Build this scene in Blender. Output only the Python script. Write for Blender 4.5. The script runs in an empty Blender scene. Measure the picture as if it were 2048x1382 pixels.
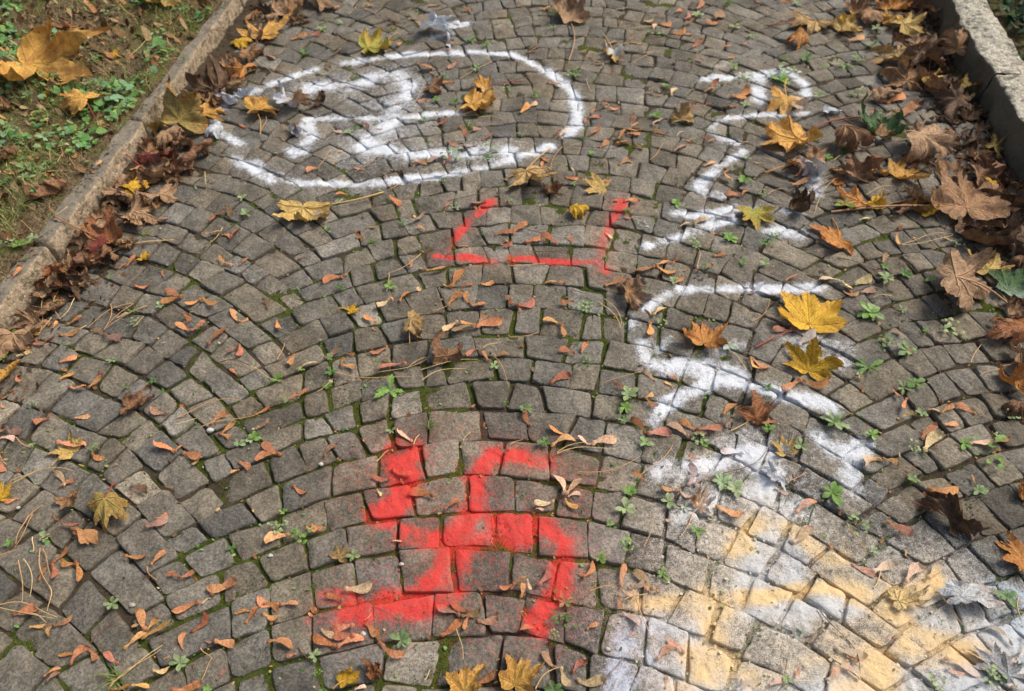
import bpy, math, random
import numpy as np
from mathutils import Vector

random.seed(11)
RNG = np.random.default_rng(11)
SC = bpy.context.scene
COL = SC.collection

# ------------------------------------------------------------------ camera, light, exposure
F_PX, PITCH, CAM_H = 1480.0, math.radians(50), 1.4
cam_d = bpy.data.cameras.new('camera')
cam_d.sensor_width = 36.0
cam_d.lens = F_PX / 2048.0 * 36.0
cam_d.clip_start = 0.05
cam_d.clip_end = 300.0
cam_d.dof.use_dof = True
cam_d.dof.focus_distance = 1.55
cam_d.dof.aperture_fstop = 4.0
cam = bpy.data.objects.new('camera', cam_d)
cam.location = (0, 0, CAM_H)
cam.rotation_euler = (math.pi / 2 - PITCH, 0, 0)
COL.objects.link(cam)
SC.camera = cam

SUN_EL, SUN_AZ = math.radians(52), math.radians(62)      # azimuth measured from +Y towards +X
world = bpy.data.worlds.new('World')
SC.world = world
world.use_nodes = True
wn = world.node_tree
wn.nodes.clear()
sky = wn.nodes.new('ShaderNodeTexSky')
sky.sky_type = 'NISHITA'
sky.sun_disc = False
sky.sun_elevation = SUN_EL
sky.sun_rotation = SUN_AZ
sky.air_density = 1.6
sky.dust_density = 6.0
sky.ozone_density = 1.0
bg = wn.nodes.new('ShaderNodeBackground')
bg.inputs['Strength'].default_value = 0.115
wo = wn.nodes.new('ShaderNodeOutputWorld')
wn.links.new(sky.outputs[0], bg.inputs['Color'])
wn.links.new(bg.outputs[0], wo.inputs['Surface'])

sun_d = bpy.data.lights.new('sun', 'SUN')
sun_d.energy = 2.55
sun_d.angle = math.radians(27)
sun_d.color = (1.0, 0.95, 0.87)
sun = bpy.data.objects.new('sun', sun_d)
sd = Vector((math.sin(SUN_AZ) * math.cos(SUN_EL), math.cos(SUN_AZ) * math.cos(SUN_EL), math.sin(SUN_EL)))
sun.rotation_euler = sd.to_track_quat('Z', 'Y').to_euler()
sun.location = (2, 2, 4)
COL.objects.link(sun)

SC.view_settings.view_transform = 'Standard'
SC.view_settings.look = 'None'
SC.view_settings.exposure = 0.12
SC.view_settings.gamma = 1.0
SC.view_settings.use_curve_mapping = False
SC.cycles.max_bounces = 6
SC.cycles.diffuse_bounces = 3

# ------------------------------------------------------------------ geometry of the place
AZ = math.atan(0.114)                      # the path runs 6.5 degrees to the right of the view
CA, SA = math.cos(AZ), math.sin(AZ)
CP, SP = math.cos(PITCH), math.sin(PITCH)

def at(x, y, z=0.0):
    """the point at height z that shows at pixel x, y of the 2048 px wide photograph"""
    dx, dy = (x - 1024) / F_PX, -(y - 691) / F_PX
    d = (dx, CP + dy * SP, -SP + dy * CP)
    t = (z - CAM_H) / d[2]
    return (d[0] * t, d[1] * t)

def px_scale(x, y, z=0.0):
    """photo pixels per metre there"""
    X, Y = at(x, y, z)
    return F_PX / (Y * CP + (CAM_H - z) * SP)

def to_uv(X, Y):
    return X * CA - Y * SA, X * SA + Y * CA

def to_xy(u, v):
    return u * CA + v * SA, -u * SA + v * CA

def uv_at(x, y, z=0.0):
    return to_uv(*at(x, y, z))

# ------------------------------------------------------------------ value noise
_TAB = RNG.random((256, 256))

def vnoise(x, y):
    xi = np.floor(x).astype(int); yi = np.floor(y).astype(int)
    fx = x - xi; fy = y - yi
    fx = fx * fx * (3 - 2 * fx); fy = fy * fy * (3 - 2 * fy)
    a = _TAB[xi & 255, yi & 255]; b = _TAB[(xi + 1) & 255, yi & 255]
    c = _TAB[xi & 255, (yi + 1) & 255]; d = _TAB[(xi + 1) & 255, (yi + 1) & 255]
    return (a + (b - a) * fx) * (1 - fy) + (c + (d - c) * fx) * fy - 0.5

def fbm(x, y, s=1.0, o=4):
    r = np.zeros_like(np.asarray(x, float)); a = 1.0
    for i in range(o):
        r = r + a * vnoise(np.asarray(x) * s + 17.3 * i, np.asarray(y) * s + 9.1 * i)
        a *= 0.5; s *= 2.03
    return r

# ------------------------------------------------------------------ spray paint: where the cans went over the ground
PX0, PY0, PRES = -2.0, 0.15, 0.003
PNX, PNY = 1450, 1150
PAINT = {k: np.zeros((PNY, PNX), np.float32) for k in ('white', 'blue', 'yellow', 'red')}
PCOL = {'white': (0.70, 0.735, 0.80), 'blue': (0.50, 0.62, 0.77), 'yellow': (0.80, 0.57, 0.29), 'red': (0.68, 0.048, 0.040)}

def stroke(col, pts, w, amt=1.0, haze=0.22):
    P = PAINT[col]
    g = [at(*p) for p in pts]
    if len(g) == 1: g = g + [(g[0][0] + 1e-3, g[0][1])]
    for (x0, y0), (x1, y1) in zip(g[:-1], g[1:]):
        m = w * 3.2 + 0.02
        i0 = max(0, int((min(x0, x1) - m - PX0) / PRES)); i1 = min(PNX, int((max(x0, x1) + m - PX0) / PRES) + 1)
        j0 = max(0, int((min(y0, y1) - m - PY0) / PRES)); j1 = min(PNY, int((max(y0, y1) + m - PY0) / PRES) + 1)
        if i1 <= i0 or j1 <= j0: continue
        X, Y = np.meshgrid(PX0 + PRES * np.arange(i0, i1), PY0 + PRES * np.arange(j0, j1))
        ax, ay = x1 - x0, y1 - y0
        t = np.clip(((X - x0) * ax + (Y - y0) * ay) / (ax * ax + ay * ay + 1e-12), 0, 1)
        d = np.hypot(X - x0 - t * ax, Y - y0 - t * ay)
        d = d + 0.30 * w * fbm(X, Y, 20, 4)
        c = np.minimum(1, 1.10 * np.exp(-(np.maximum(d, 0) / (.60 * w)) ** 2.0))
        h = haze * 1.25 * np.exp(-(d / (1.75 * w)) ** 2)
        patch = np.clip(1.0 + .95 * fbm(X, Y, 17, 5), .25, 1.15)
        v = np.minimum(1, amt * np.maximum(c * patch, h))
        P[j0:j1, i0:i1] = np.maximum(P[j0:j1, i0:i1], .97 * v)

W = lambda pts, w=0.03, a=1.0, h=0.22: stroke('white', pts, w, a, h)
# the oval
W([(686,125),(725,119),(773,113),(817,110),(866,107),(919,104),(971,107),(1024,110),(1059,124),(1094,143),(1125,163)], .034)
W([(1059,125),(1094,143),(1125,165),(1147,189),(1156,220),(1149,246),(1138,268)], .044)
W([(1103,292),(1059,310),(1015,323),(962,336),(910,347),(861,354),(795,361),(743,368),(686,368),(637,367),(593,366),(554,358)], .034)
W([(560,360),(527,347),(501,332),(475,316)], .05)
W([(532,169),(580,155),(628,139)], .03)
W([(444,215),(475,195),(515,180)], .035, .9)
W([(425,262),(450,272),(478,286)], .034); W([(440,215),(425,240),(428,262)], .04, .7)
# the figure in it
W([(611,180),(664,172),(716,166),(751,155),(795,150),(817,167),(813,189),(795,207)], .062, .95, .4)
W([(700,176),(760,165),(800,160)], .07, .7); W([(690,190),(740,215),(700,255),(760,250)], .10, .36); W([(780,215),(850,245),(800,275)], .09, .33); W([(640,190),(660,260)], .07, .25); W([(640,190),(600,200)], .08, .3); W([(850,300),(900,325)], .10, .22)
W([(805,195),(782,233),(765,259),(743,281),(734,300)], .080, .95, .45)
W([(734,300),(773,303),(839,308),(905,308),(971,303),(1015,303)], .056, .9, .4)
W([(615,239),(646,235),(681,233),(716,235),(773,237),(822,235),(866,229),(919,226)], .032)
W([(615,252),(624,278),(600,304)], .05); W([(593,308),(585,300)], .04)
W([(883,53),(905,50),(930,48)], .04, .9); W([(866,75),(900,70)], .03, .8)
# figure on the right
W([(1399,159),(1432,157),(1469,155),(1506,151),(1544,147),(1573,145),(1593,153),(1610,170),(1614,188)], .034)
W([(1519,155),(1517,182),(1517,205)], .045)
W([(1618,226),(1573,230),(1531,231),(1490,233),(1448,240),(1426,250),(1424,265),(1444,277),(1473,284)], .026)
W([(1486,304),(1457,319),(1432,340),(1411,356),(1399,373),(1415,387),(1440,393)], .033)
W([(1622,331),(1635,355),(1631,385)], .05, .9)
W([(1353,427),(1386,431),(1432,427),(1465,418),(1498,420),(1527,422)], .036)
W([(1465,439),(1432,447),(1395,464),(1345,480),(1295,493)], .034, .92)
W([(1545,462),(1564,460),(1600,470)], .045); W([(1600,425),(1560,420)], .03, .7)
W([(1361,577),(1405,577),(1456,577),(1508,578),(1559,578),(1610,577),(1648,572)], .032)
W([(1337,587),(1313,604),(1290,618)], .03, .8); W([(1268,645),(1262,655)], .035, .7)
W([(1286,690),(1289,724),(1330,727),(1371,727),(1412,734)], .042, .95)
W([(1340,680),(1310,700)], .03, .7); W([(1484,690),(1440,700),(1400,720)], .04, .55)
W([(1456,761),(1508,772),(1542,780),(1576,793),(1610,802),(1655,812)], .042)
W([(1439,758),(1405,772),(1378,784),(1354,797),(1330,816),(1313,843)], .038)
W([(1330,740),(1390,745),(1450,735),(1500,765)], .045, .8)
W([(1560,672),(1620,680),(1690,690)], .06, .45); W([(1590,700),(1640,728),(1690,722)], .05, .65); W([(1480,640),(1540,660)], .04, .3)
# figure below it
W([(1640,880),(1670,900),(1704,908),(1731,891)], .05, .85); W([(1704,908),(1708,940),(1699,972)], .05, .9)
W([(1440,885),(1500,870),(1560,890)], .05, .45)
W([(1320,938),(1375,940),(1420,931),(1465,913),(1501,908),(1542,910)], .047)
W([(1501,925),(1546,945),(1535,972),(1510,994),(1555,1008),(1600,1012)], .055, .95)
W([(1362,1039),(1402,1017),(1438,994)], .04, .75); W([(1440,1030),(1475,1050)], .05, .4)
B = lambda pts, w=.05, a=1.0: stroke('blue', pts, w * 1.15, a, .3)
B([(1533,1084),(1546,1116),(1510,1150),(1500,1165)], .062, .95); B([(1578,1120),(1585,1150),(1570,1166)], .055, .95)
B([(1488,1222),(1555,1215),(1600,1218),(1645,1212),(1699,1208)], .045, .9); B([(1600,1230),(1560,1260),(1590,1250)], .055, .75)
B([(1299,1251),(1353,1258),(1402,1270)], .06, .9); B([(1339,1290),(1300,1330),(1330,1370)], .06, .8)
B([(1390,1215),(1420,1225)], .03, .8); B([(1402,1377),(1480,1382)], .05, .9); B([(1265,1330),(1240,1370)], .05, .5)
B([(1578,1372),(1640,1378)], .06, .8); B([(1270,1265),(1250,1320),(1240,1375)], .06, .75); B([(1560,1372),(1640,1368),(1720,1380)], .07, .9); B([(1850,1245),(1950,1262),(2045,1255)], .07, .8); B([(1900,1378),(1980,1360),(2045,1345)], .08, .9); B([(1990,1190),(2045,1200)], .06, .6); B([(1330,1300),(1360,1345)], .06, .8)
B([(1840,1372),(1915,1354),(1983,1323),(2040,1300)], .085, .8)
B([(1893,1210),(1930,1245),(2005,1240)], .08, .55); B([(1850,1240),(1880,1262)], .05, .7)
B([(1790,1345),(1800,1375)], .04, .5); B([(1540,1345),(1600,1362)], .045, .6)
Yl = lambda pts, w=.04, a=1.0: stroke('yellow', pts, w * 1.0, a * .94, .35)
Yl([(1474,1075),(1501,1050),(1519,1046)], .045); Yl([(1465,1098),(1490,1090)], .04, .9)
Yl([(1560,1052),(1590,1062),(1623,1093),(1654,1120),(1686,1116)], .040, .7)
Yl([(1276,1206),(1330,1207),(1375,1199)], .034); Yl([(1395,1205),(1440,1215),(1434,1262)], .075)
Yl([(1483,1194),(1542,1193),(1582,1184),(1641,1176),(1690,1182),(1731,1190)], .036)
Yl([(1690,1176),(1720,1195)], .05, .8)
Yl([(1780,1195),(1848,1181),(1870,1161)], .05, .95); Yl([(1780,1237),(1803,1251)], .07, .95)
Yl([(1825,1282),(1893,1293),(1942,1305)], .07, .95); Yl([(1750,1314),(1757,1350)], .085, .95)
Yl([(1843,1325),(1870,1322)], .04, .7)
Yl([(1384,1314),(1402,1345),(1443,1345),(1465,1318)], .06, .9); Yl([(1400,1305),(1440,1300)], .05, .8)
Yl([(1488,1352),(1533,1359),(1582,1341),(1636,1327),(1681,1327)], .05, .75); Yl([(1680,1375),(1740,1370)], .05, .8)
Yl([(1380,1370),(1340,1382)], .04, .7); Yl([(1640,1290),(1700,1262)], .03, .5)
R = lambda pts, w=.03, a=1.0, h=.25: stroke('red', pts, w * (1.16 if pts[0][1] > 700 else .92), a * (1 if pts[0][1] > 700 else .9), h * 1.3)
R([(1244,404),(1249,414),(1233,428),(1221,447),(1210,472),(1203,497),(1201,523),(1210,541)], .034)
R([(1249,410),(1236,418)], .04); R([(1212,538),(1205,532)], .04)
R([(1210,528),(1172,525),(1134,523),(1096,521),(1058,518),(1020,518)], .026)
R([(988,523),(942,518),(904,513),(873,511)], .03)
R([(901,497),(916,472),(929,454),(937,441)], .03, .95); R([(954,431),(967,416),(984,406)], .034, .9)
R([(788,891),(779,909),(790,935)], .036); R([(824,909),(800,925),(811,945)], .055, .95)
R([(811,967),(800,1005),(770,1028)], .05, .95); R([(745,1026),(779,1048)], .035, .7)
R([(812,1071),(851,1082),(896,1084),(941,1080),(982,1075)], .043)
R([(905,1075),(941,1060),(955,1035)], .055)
R([(1094,927),(1063,918),(1027,913),(990,922)], .043); R([(990,915),(968,936),(955,954)], .045, .95)
R([(955,954),(955,985),(950,1012)], .042); R([(950,1012),(937,1039),(928,1066)], .05)
R([(959,1035),(1018,1053),(1054,1050),(1099,1057)], .043); R([(1015,1075),(1055,1075)], .04, .9)
R([(1099,1057),(1126,1084),(1130,1116),(1124,1147),(1121,1179),(1099,1206),(1070,1237),(1081,1255)], .04)
R([(896,1105),(890,1125)], .03, .9); R([(922,1105),(921,1135)], .036); R([(890,1120),(883,1147),(860,1165)], .042, .9)
R([(905,1150),(895,1185),(874,1210)], .035, .8)
R([(842,1212),(797,1206),(770,1203)], .05); R([(716,1219),(690,1228)], .045)
R([(640,1195),(660,1192),(700,1190)], .022, .7); R([(620,1215),(624,1240)], .016, .7)
R([(690,1225),(725,1232)], .04, .95); R([(915,1180),(900,1200)], .035, .8)
R([(780,960),(850,1060),(820,1130)], .10, .20, 1); R([(1000,980),(1000,1100),(1010,1220)], .10, .17, 1)
R([(870,870),(960,880)], .06, .16, 1); R([(1155,960),(1140,1010)], .04, .2, 1)
stroke('white', [(1500,900),(1600,930),(1450,980)], .11, .25, 1); stroke('white', [(1600,650),(1500,760)], .09, .18, 1)
stroke('white', [(780,200),(760,300)], .13, .15, 1)
stroke('blue', [(1500,1160),(1450,1280),(1700,1330)], .13, .30, 1); stroke('yellow', [(1480,1130),(1600,1280),(1800,1270)], .11, .30, 1)
stroke('blue', [(1900,1240),(1950,1350)], .12, .4, 1)

def paint_at(X, Y):
    """rgb + amount of paint over world points"""
    fx = np.clip((np.asarray(X, float) - PX0) / PRES, 0, PNX - 1.001); fy = np.clip((np.asarray(Y, float) - PY0) / PRES, 0, PNY - 1.001)
    ix = fx.astype(int); iy = fy.astype(int); tx = fx - ix; ty = fy - iy
    col = np.zeros((len(ix), 3)); keep = np.ones(len(ix))
    for k in ('white', 'blue', 'yellow', 'red'):
        P = PAINT[k]
        a = (P[iy, ix] * (1 - tx) + P[iy, ix + 1] * tx) * (1 - ty) + (P[iy + 1, ix] * (1 - tx) + P[iy + 1, ix + 1] * tx) * ty
        col = col * (1 - a)[:, None] + np.array(PCOL[k])[None] * a[:, None]
        keep = keep * (1 - a)
    al = 1 - keep
    c = col / np.maximum(al, 1e-4)[:, None]
    c[al < 1e-3] = PCOL['white']
    return np.concatenate([c, al[:, None]], 1)

# ------------------------------------------------------------------ materials
def new_mat(name):
    m = bpy.data.materials.new(name); m.use_nodes = True
    nt = m.node_tree; nt.nodes.clear()
    return m, nt, nt.nodes, nt.links

def N(nt, t, **kw):
    n = nt.nodes.new(t)
    for k, v in kw.items(): setattr(n, k, v)
    return n

def mathn(nt, op, a, b=None, clamp=False):
    n = nt.nodes.new('ShaderNodeMath'); n.operation = op; n.use_clamp = clamp
    for i, v in enumerate((a, b)):
        if v is None: continue
        if isinstance(v, (int, float)): n.inputs[i].default_value = v
        else: nt.links.new(v, n.inputs[i])
    return n.outputs[0]

def mixc(nt, f, a, b, mode='MIX'):
    n = nt.nodes.new('ShaderNodeMix'); n.data_type = 'RGBA'; n.blend_type = mode
    for i, v in ((0, f), (6, a), (7, b)):
        if isinstance(v, (int, float)): n.inputs[i].default_value = v
        elif isinstance(v, tuple): n.inputs[i].default_value = (*v, 1) if len(v) == 3 else v
        else: nt.links.new(v, n.inputs[i])
    return n.outputs[2]

def noise(nt, scale, detail=3, rough=0.6, vec=None, dist=0.0):
    n = nt.nodes.new('ShaderNodeTexNoise'); n.inputs['Scale'].default_value = scale
    n.inputs['Detail'].default_value = detail; n.inputs['Roughness'].default_value = rough
    n.inputs['Distortion'].default_value = dist
    if vec is not None: nt.links.new(vec, n.inputs['Vector'])
    return n.outputs['Fac']

def rampf(nt, v, a, b, lo=0.0, hi=1.0):
    n = nt.nodes.new('ShaderNodeMapRange'); n.inputs[1].default_value = a; n.inputs[2].default_value = b
    n.inputs[3].default_value = lo; n.inputs[4].default_value = hi; n.interpolation_type = 'SMOOTHSTEP'
    nt.links.new(v, n.inputs[0]); return n.outputs[0]

def attr(nt, name):
    n = nt.nodes.new('ShaderNodeAttribute'); n.attribute_name = name; return n

def with_paint(nt, base, grain_scale=420, k=1.1):
    """lay the sprayed paint (mesh attribute) over a base colour, breaking up into specks where it thins out"""
    p = attr(nt, 'paint'); pos = nt.nodes.new('ShaderNodeNewGeometry').outputs['Position']
    g = noise(nt, grain_scale, 2, 0.7, pos)
    g2 = noise(nt, 90, 3, 0.6, pos)
    gg = mathn(nt, 'ADD', mathn(nt, 'MULTIPLY', g, 0.6), mathn(nt, 'MULTIPLY', g2, 0.4))
    thr = rampf(nt, gg, 0.32, 0.68, 0.0, 1.0)
    f = mathn(nt, 'SUBTRACT', mathn(nt, 'MULTIPLY', p.outputs['Alpha'], 1.0 + k * .62), mathn(nt, 'MULTIPLY', thr, k), True)
    f = mathn(nt, 'MULTIPLY', f, 0.93)
    return mixc(nt, f, base, p.outputs['Color']), f

def finish(nt, col, rough, bump=None, bump_d=0.002, transl=0.0, spec=0.35):
    b = nt.nodes.new('ShaderNodeBsdfPrincipled'); o = nt.nodes.new('ShaderNodeOutputMaterial')
    nt.links.new(col, b.inputs['Base Color'])
    if isinstance(rough, (int, float)): b.inputs['Roughness'].default_value = rough
    else: nt.links.new(rough, b.inputs['Roughness'])
    b.inputs['Specular IOR Level'].default_value = spec
    nrm = None
    if bump is not None:
        bn = nt.nodes.new('ShaderNodeBump'); bn.inputs['Strength'].default_value = 1.0
        bn.inputs['Distance'].default_value = bump_d
        nt.links.new(bump, bn.inputs['Height']); nt.links.new(bn.outputs[0], b.inputs['Normal']); nrm = bn.outputs[0]
    out = b.outputs[0]
    if transl > 0:
        t = nt.nodes.new('ShaderNodeBsdfTranslucent'); nt.links.new(col, t.inputs['Color'])
        if nrm is not None: nt.links.new(nrm, t.inputs['Normal'])
        mx = nt.nodes.new('ShaderNodeMixShader'); mx.inputs[0].default_value = transl
        nt.links.new(b.outputs[0], mx.inputs[1]); nt.links.new(t.outputs[0], mx.inputs[2]); out = mx.outputs[0]
    nt.links.new(out, o.inputs['Surface'])

def pos_of(nt): return nt.nodes.new('ShaderNodeNewGeometry').outputs['Position']

# cobble stone
m_stone, nt, _, _ = new_mat('basalt_sett')
p = pos_of(nt); tint = attr(nt, 'tint').outputs['Color']
n1 = noise(nt, 14, 4, 0.65, p, 0.6); n2 = noise(nt, 170, 4, 0.7, p); n3 = noise(nt, 620, 2, 0.6, p)
c = mixc(nt, 1.0, tint, mixc(nt, rampf(nt, n1, .3, .72), (0.66, 0.65, 0.62), (1.22, 1.19, 1.14)), 'MULTIPLY')
c = mixc(nt, rampf(nt, n2, .40, .62, .0, .55), mixc(nt, 1.0, c, (0.55, 0.53, 0.50), 'MULTIPLY'), mixc(nt, 1.0, c, (1.35, 1.35, 1.32), 'MULTIPLY'))
c = mixc(nt, rampf(nt, n3, .60, .72, 0, .55), c, (0.46, 0.44, 0.40))
c = mixc(nt, rampf(nt, n3, .40, .30, 0, .6), c, (0.045, 0.043, 0.04))
n4 = noise(nt, 30, 3, 0.6, p)
c = mixc(nt, rampf(nt, n4, .62, .75, 0, .35), c, (0.10, 0.11, 0.05))
c = mixc(nt, rampf(nt, noise(nt, 3.3, 5, .7, p, .5), .46, .66, 0, .5), c, mixc(nt, 1.0, c, (.74, .62, .48), 'MULTIPLY'))
c = mixc(nt, rampf(nt, noise(nt, 8.5, 5, .75, p, 1.2), .60, .70, 0, .45), c, mixc(nt, 1.0, c, (.55, .53, .50), 'MULTIPLY'))
c, pf = with_paint(nt, c)
bh = mathn(nt, 'ADD', mathn(nt, 'MULTIPLY', n2, 0.7), mathn(nt, 'ADD', mathn(nt, 'MULTIPLY', n3, 0.25), mathn(nt, 'MULTIPLY', noise(nt, 55, 3, .6, p), 1.0)))
finish(nt, c, 0.82, bh, 0.0035, spec=0.28)

# soil and moss between the stones
m_bed, nt, _, _ = new_mat('joint_soil')
p = pos_of(nt)
moss = attr(nt, 'tint')
n1 = noise(nt, 45, 4, 0.7, p); n2 = noise(nt, 350, 3, 0.7, p)
soil = mixc(nt, n2, (0.028, 0.022, 0.015), (0.11, 0.085, 0.055))
green = mixc(nt, n2, (0.028, 0.038, 0.008), (0.115, 0.14, 0.026))
sp = nt.nodes.new('ShaderNodeSeparateColor'); nt.links.new(moss.outputs['Color'], sp.inputs[0])
f = rampf(nt, mathn(nt, 'ADD', n1, mathn(nt, 'SUBTRACT', sp.outputs[0], 0.5)), .40, .56)
c = mixc(nt, f, soil, green)
c, pf = with_paint(nt, c, 500, 0.9)
finish(nt, c, 0.95, mathn(nt, 'ADD', n2, mathn(nt, 'MULTIPLY', n1, 2)), 0.004, spec=0.15)

# moss tufts, grass, leaves: anything small whose colour is on the mesh
def tinted(name, rough, transl, var=0.25, scale=300, spec=.3, k=.75):
    m, nt, _, _ = new_mat(name)
    t = attr(nt, 'tint').outputs['Color']; p = pos_of(nt)
    n = noise(nt, scale, 3, .6, p)
    c = mixc(nt, 1.0, t, mixc(nt, rampf(nt, n, .3, .7), (1 - var,) * 3, (1 + var,) * 3), 'MULTIPLY')
    c, _ = with_paint(nt, c, 600, k)
    finish(nt, c, rough, n, 0.0012, transl, spec)
    return m
m_moss = tinted('moss', .95, .1, .35, 400, .1)
m_grass = tinted('grass_blade', .6, .3, .2, 120)
m_weed = tinted('weed_leaf', .55, .25, .2, 160)
m_seed = tinted('dry_seed_wing', .6, .18, .28, 260)
m_straw = tinted('dry_needle', .55, .0, .2, 200)
m_litter = tinted('leaf_litter', .85, .05, .35, 200, .15)
m_pebble = tinted('pebble', .7, 0, .2, 300)

# maple leaf, with its veins
m_leaf, nt, _, _ = new_mat('maple_leaf_blade')
t = attr(nt, 'tint').outputs['Color']; e = attr(nt, 'tint2').outputs['Color']
fl = attr(nt, 'flat').outputs['Vector']; p = pos_of(nt)
s = nt.nodes.new('ShaderNodeSeparateXYZ'); nt.links.new(fl, s.inputs[0])
ax = mathn(nt, 'ABSOLUTE', s.outputs[0]); yy = s.outputs[1]
dmin = ax; chev = None
along_n = mathn(nt, 'SUBTRACT', yy, mathn(nt, 'MULTIPLY', ax, .9))
for ang in (43, 93):
    a = math.radians(ang); dx, dy = math.sin(a), math.cos(a)
    cr = mathn(nt, 'ABSOLUTE', mathn(nt, 'SUBTRACT', mathn(nt, 'MULTIPLY', ax, dy), mathn(nt, 'MULTIPLY', yy, dx)))
    al = mathn(nt, 'ADD', mathn(nt, 'MULTIPLY', ax, dx), mathn(nt, 'MULTIPLY', yy, dy))
    closer = mathn(nt, 'LESS_THAN', cr, dmin)
    along_n = mathn(nt, 'ADD', mathn(nt, 'MULTIPLY', closer, mathn(nt, 'SUBTRACT', al, mathn(nt, 'MULTIPLY', cr, .9))), mathn(nt, 'MULTIPLY', mathn(nt, 'SUBTRACT', 1.0, closer), along_n))
    dmin = mathn(nt, 'MINIMUM', dmin, cr)
vein = rampf(nt, dmin, .022, .004)
side = rampf(nt, mathn(nt, 'SINE', mathn(nt, 'MULTIPLY', along_n, 42.0)), .72, 1.0)
side = mathn(nt, 'MULTIPLY', side, rampf(nt, dmin, .30, .05))
vv = mathn(nt, 'MAXIMUM', vein, mathn(nt, 'MULTIPLY', side, .45))
n1 = noise(nt, 5, 4, .65, fl, .8); n2 = noise(nt, 260, 3, .6, p)
r = mathn(nt, 'SQRT', mathn(nt, 'ADD', mathn(nt, 'MULTIPLY', ax, ax), mathn(nt, 'MULTIPLY', yy, yy)))
edge = rampf(nt, mathn(nt, 'ADD', n1, mathn(nt, 'MULTIPLY', r, .22)), .50, .78)
c = mixc(nt, edge, t, e)
c = mixc(nt, rampf(nt, dmin, .11, .0, 0, .22), c, mixc(nt, 1.0, c, (1.5, 1.45, 1.3), 'MULTIPLY'))
c = mixc(nt, mathn(nt, 'MULTIPLY', vv, .42), c, mixc(nt, 1.0, c, (.52, .45, .4), 'MULTIPLY'))
n5 = noise(nt, 26, 3, .6, fl)
c = mixc(nt, rampf(nt, n5, .60, .70, 0, .7), c, (.09, .045, .025))
c = mixc(nt, 1.0, c, mixc(nt, rampf(nt, n2, .3, .7), (.82, .82, .82), (1.15, 1.15, 1.15)), 'MULTIPLY')
c, _ = with_paint(nt, c, 600, .5)
finish(nt, c, .62, mathn(nt, 'ADD', mathn(nt, 'MULTIPLY', vv, .9), mathn(nt, 'ADD', mathn(nt, 'MULTIPLY', n2, .35), mathn(nt, 'MULTIPLY', n5, .9))), .0030, .14, .36)

# kerbs
def kerb_mat(name, base, dark, speck, green=0.0, top=None, face=None):
    m, nt, _, _ = new_mat(name)
    p = pos_of(nt)
    n1 = noise(nt, 9, 5, .65, p, .5); n2 = noise(nt, 85, 5, .8, p); n3 = noise(nt, 40, 4, .7, p)
    c = mixc(nt, rampf(nt, n1, .35, .68), dark, base)
    c = mixc(nt, rampf(nt, n2, .46, .60, 0, .9), c, speck)
    c = mixc(nt, rampf(nt, n3, .50, .36, 0, .8), c, tuple(x * .35 for x in dark))
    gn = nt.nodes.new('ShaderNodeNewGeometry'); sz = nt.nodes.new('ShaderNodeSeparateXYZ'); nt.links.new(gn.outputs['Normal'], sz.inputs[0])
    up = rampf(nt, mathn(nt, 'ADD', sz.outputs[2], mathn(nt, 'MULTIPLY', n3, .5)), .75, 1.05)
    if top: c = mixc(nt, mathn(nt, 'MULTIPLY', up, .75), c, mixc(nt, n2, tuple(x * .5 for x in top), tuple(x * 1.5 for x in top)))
    if face: c = mixc(nt, mathn(nt, 'SUBTRACT', 1.0, up), c, mixc(nt, n3, tuple(x * .6 for x in face), tuple(x * 1.3 for x in face)))  # upright sides darkened by normal: their shade is put into the colour
    if green: c = mixc(nt, rampf(nt, noise(nt, 16, 4, .7, p), .52, .66, 0, green), c, (.09, .11, .03))
    c, _ = with_paint(nt, c)
    finish(nt, c, .9, mathn(nt, 'ADD', mathn(nt, 'MULTIPLY', n2, .8), mathn(nt, 'MULTIPLY', n3, 1.6)), .006, spec=.2)
    return m
m_kerb_l = kerb_mat('kerb_concrete', (.46, .35, .24), (.29, .225, .155), (.58, .47, .34), .25, top=(.17, .155, .13))
m_kerb_r = kerb_mat('granite_kerb', (.46, .42, .34), (.27, .235, .18), (.72, .68, .58), .25, face=(.15, .125, .09))  # the dark face colour paints in the shade on the inner side

m_ground, nt, _, _ = new_mat('bank_soil')
p = pos_of(nt)
n1 = noise(nt, 7, 5, .7, p, .4); n2 = noise(nt, 120, 4, .75, p); n3 = noise(nt, 30, 4, .7, p)
c = mixc(nt, rampf(nt, n2, .3, .7), (.055, .04, .022), (.25, .18, .105))
c = mixc(nt, rampf(nt, n1, .47, .62, 0, .8), c, mixc(nt, n2, (.05, .065, .015), (.19, .21, .05)))
finish(nt, c, .95, mathn(nt, 'ADD', n2, mathn(nt, 'MULTIPLY', n3, 2)), .008, spec=.12)

# ------------------------------------------------------------------ mesh builders
def set_attrs(me, verts_world, tint, pf=1.0, tint2=None, flat=None, paint=None):
    n = len(verts_world)
    t = np.ones((n, 4), np.float32); t[:, :3] = tint
    a = me.attributes.new('tint', 'FLOAT_COLOR', 'POINT'); a.data.foreach_set('color', t.ravel())
    if paint is None:
        pc = paint_at(verts_world[:, 0], verts_world[:, 1]); pc[:, 3] *= pf
    else: pc = paint
    a = me.attributes.new('paint', 'FLOAT_COLOR', 'POINT'); a.data.foreach_set('color', pc.astype(np.float32).ravel())
    if tint2 is not None:
        t = np.ones((n, 4), np.float32); t[:, :3] = tint2
        a = me.attributes.new('tint2', 'FLOAT_COLOR', 'POINT'); a.data.foreach_set('color', t.ravel())
    if flat is not None:
        a = me.attributes.new('flat', 'FLOAT_VECTOR', 'POINT'); a.data.foreach_set('vector', flat.astype(np.float32).ravel())

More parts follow.
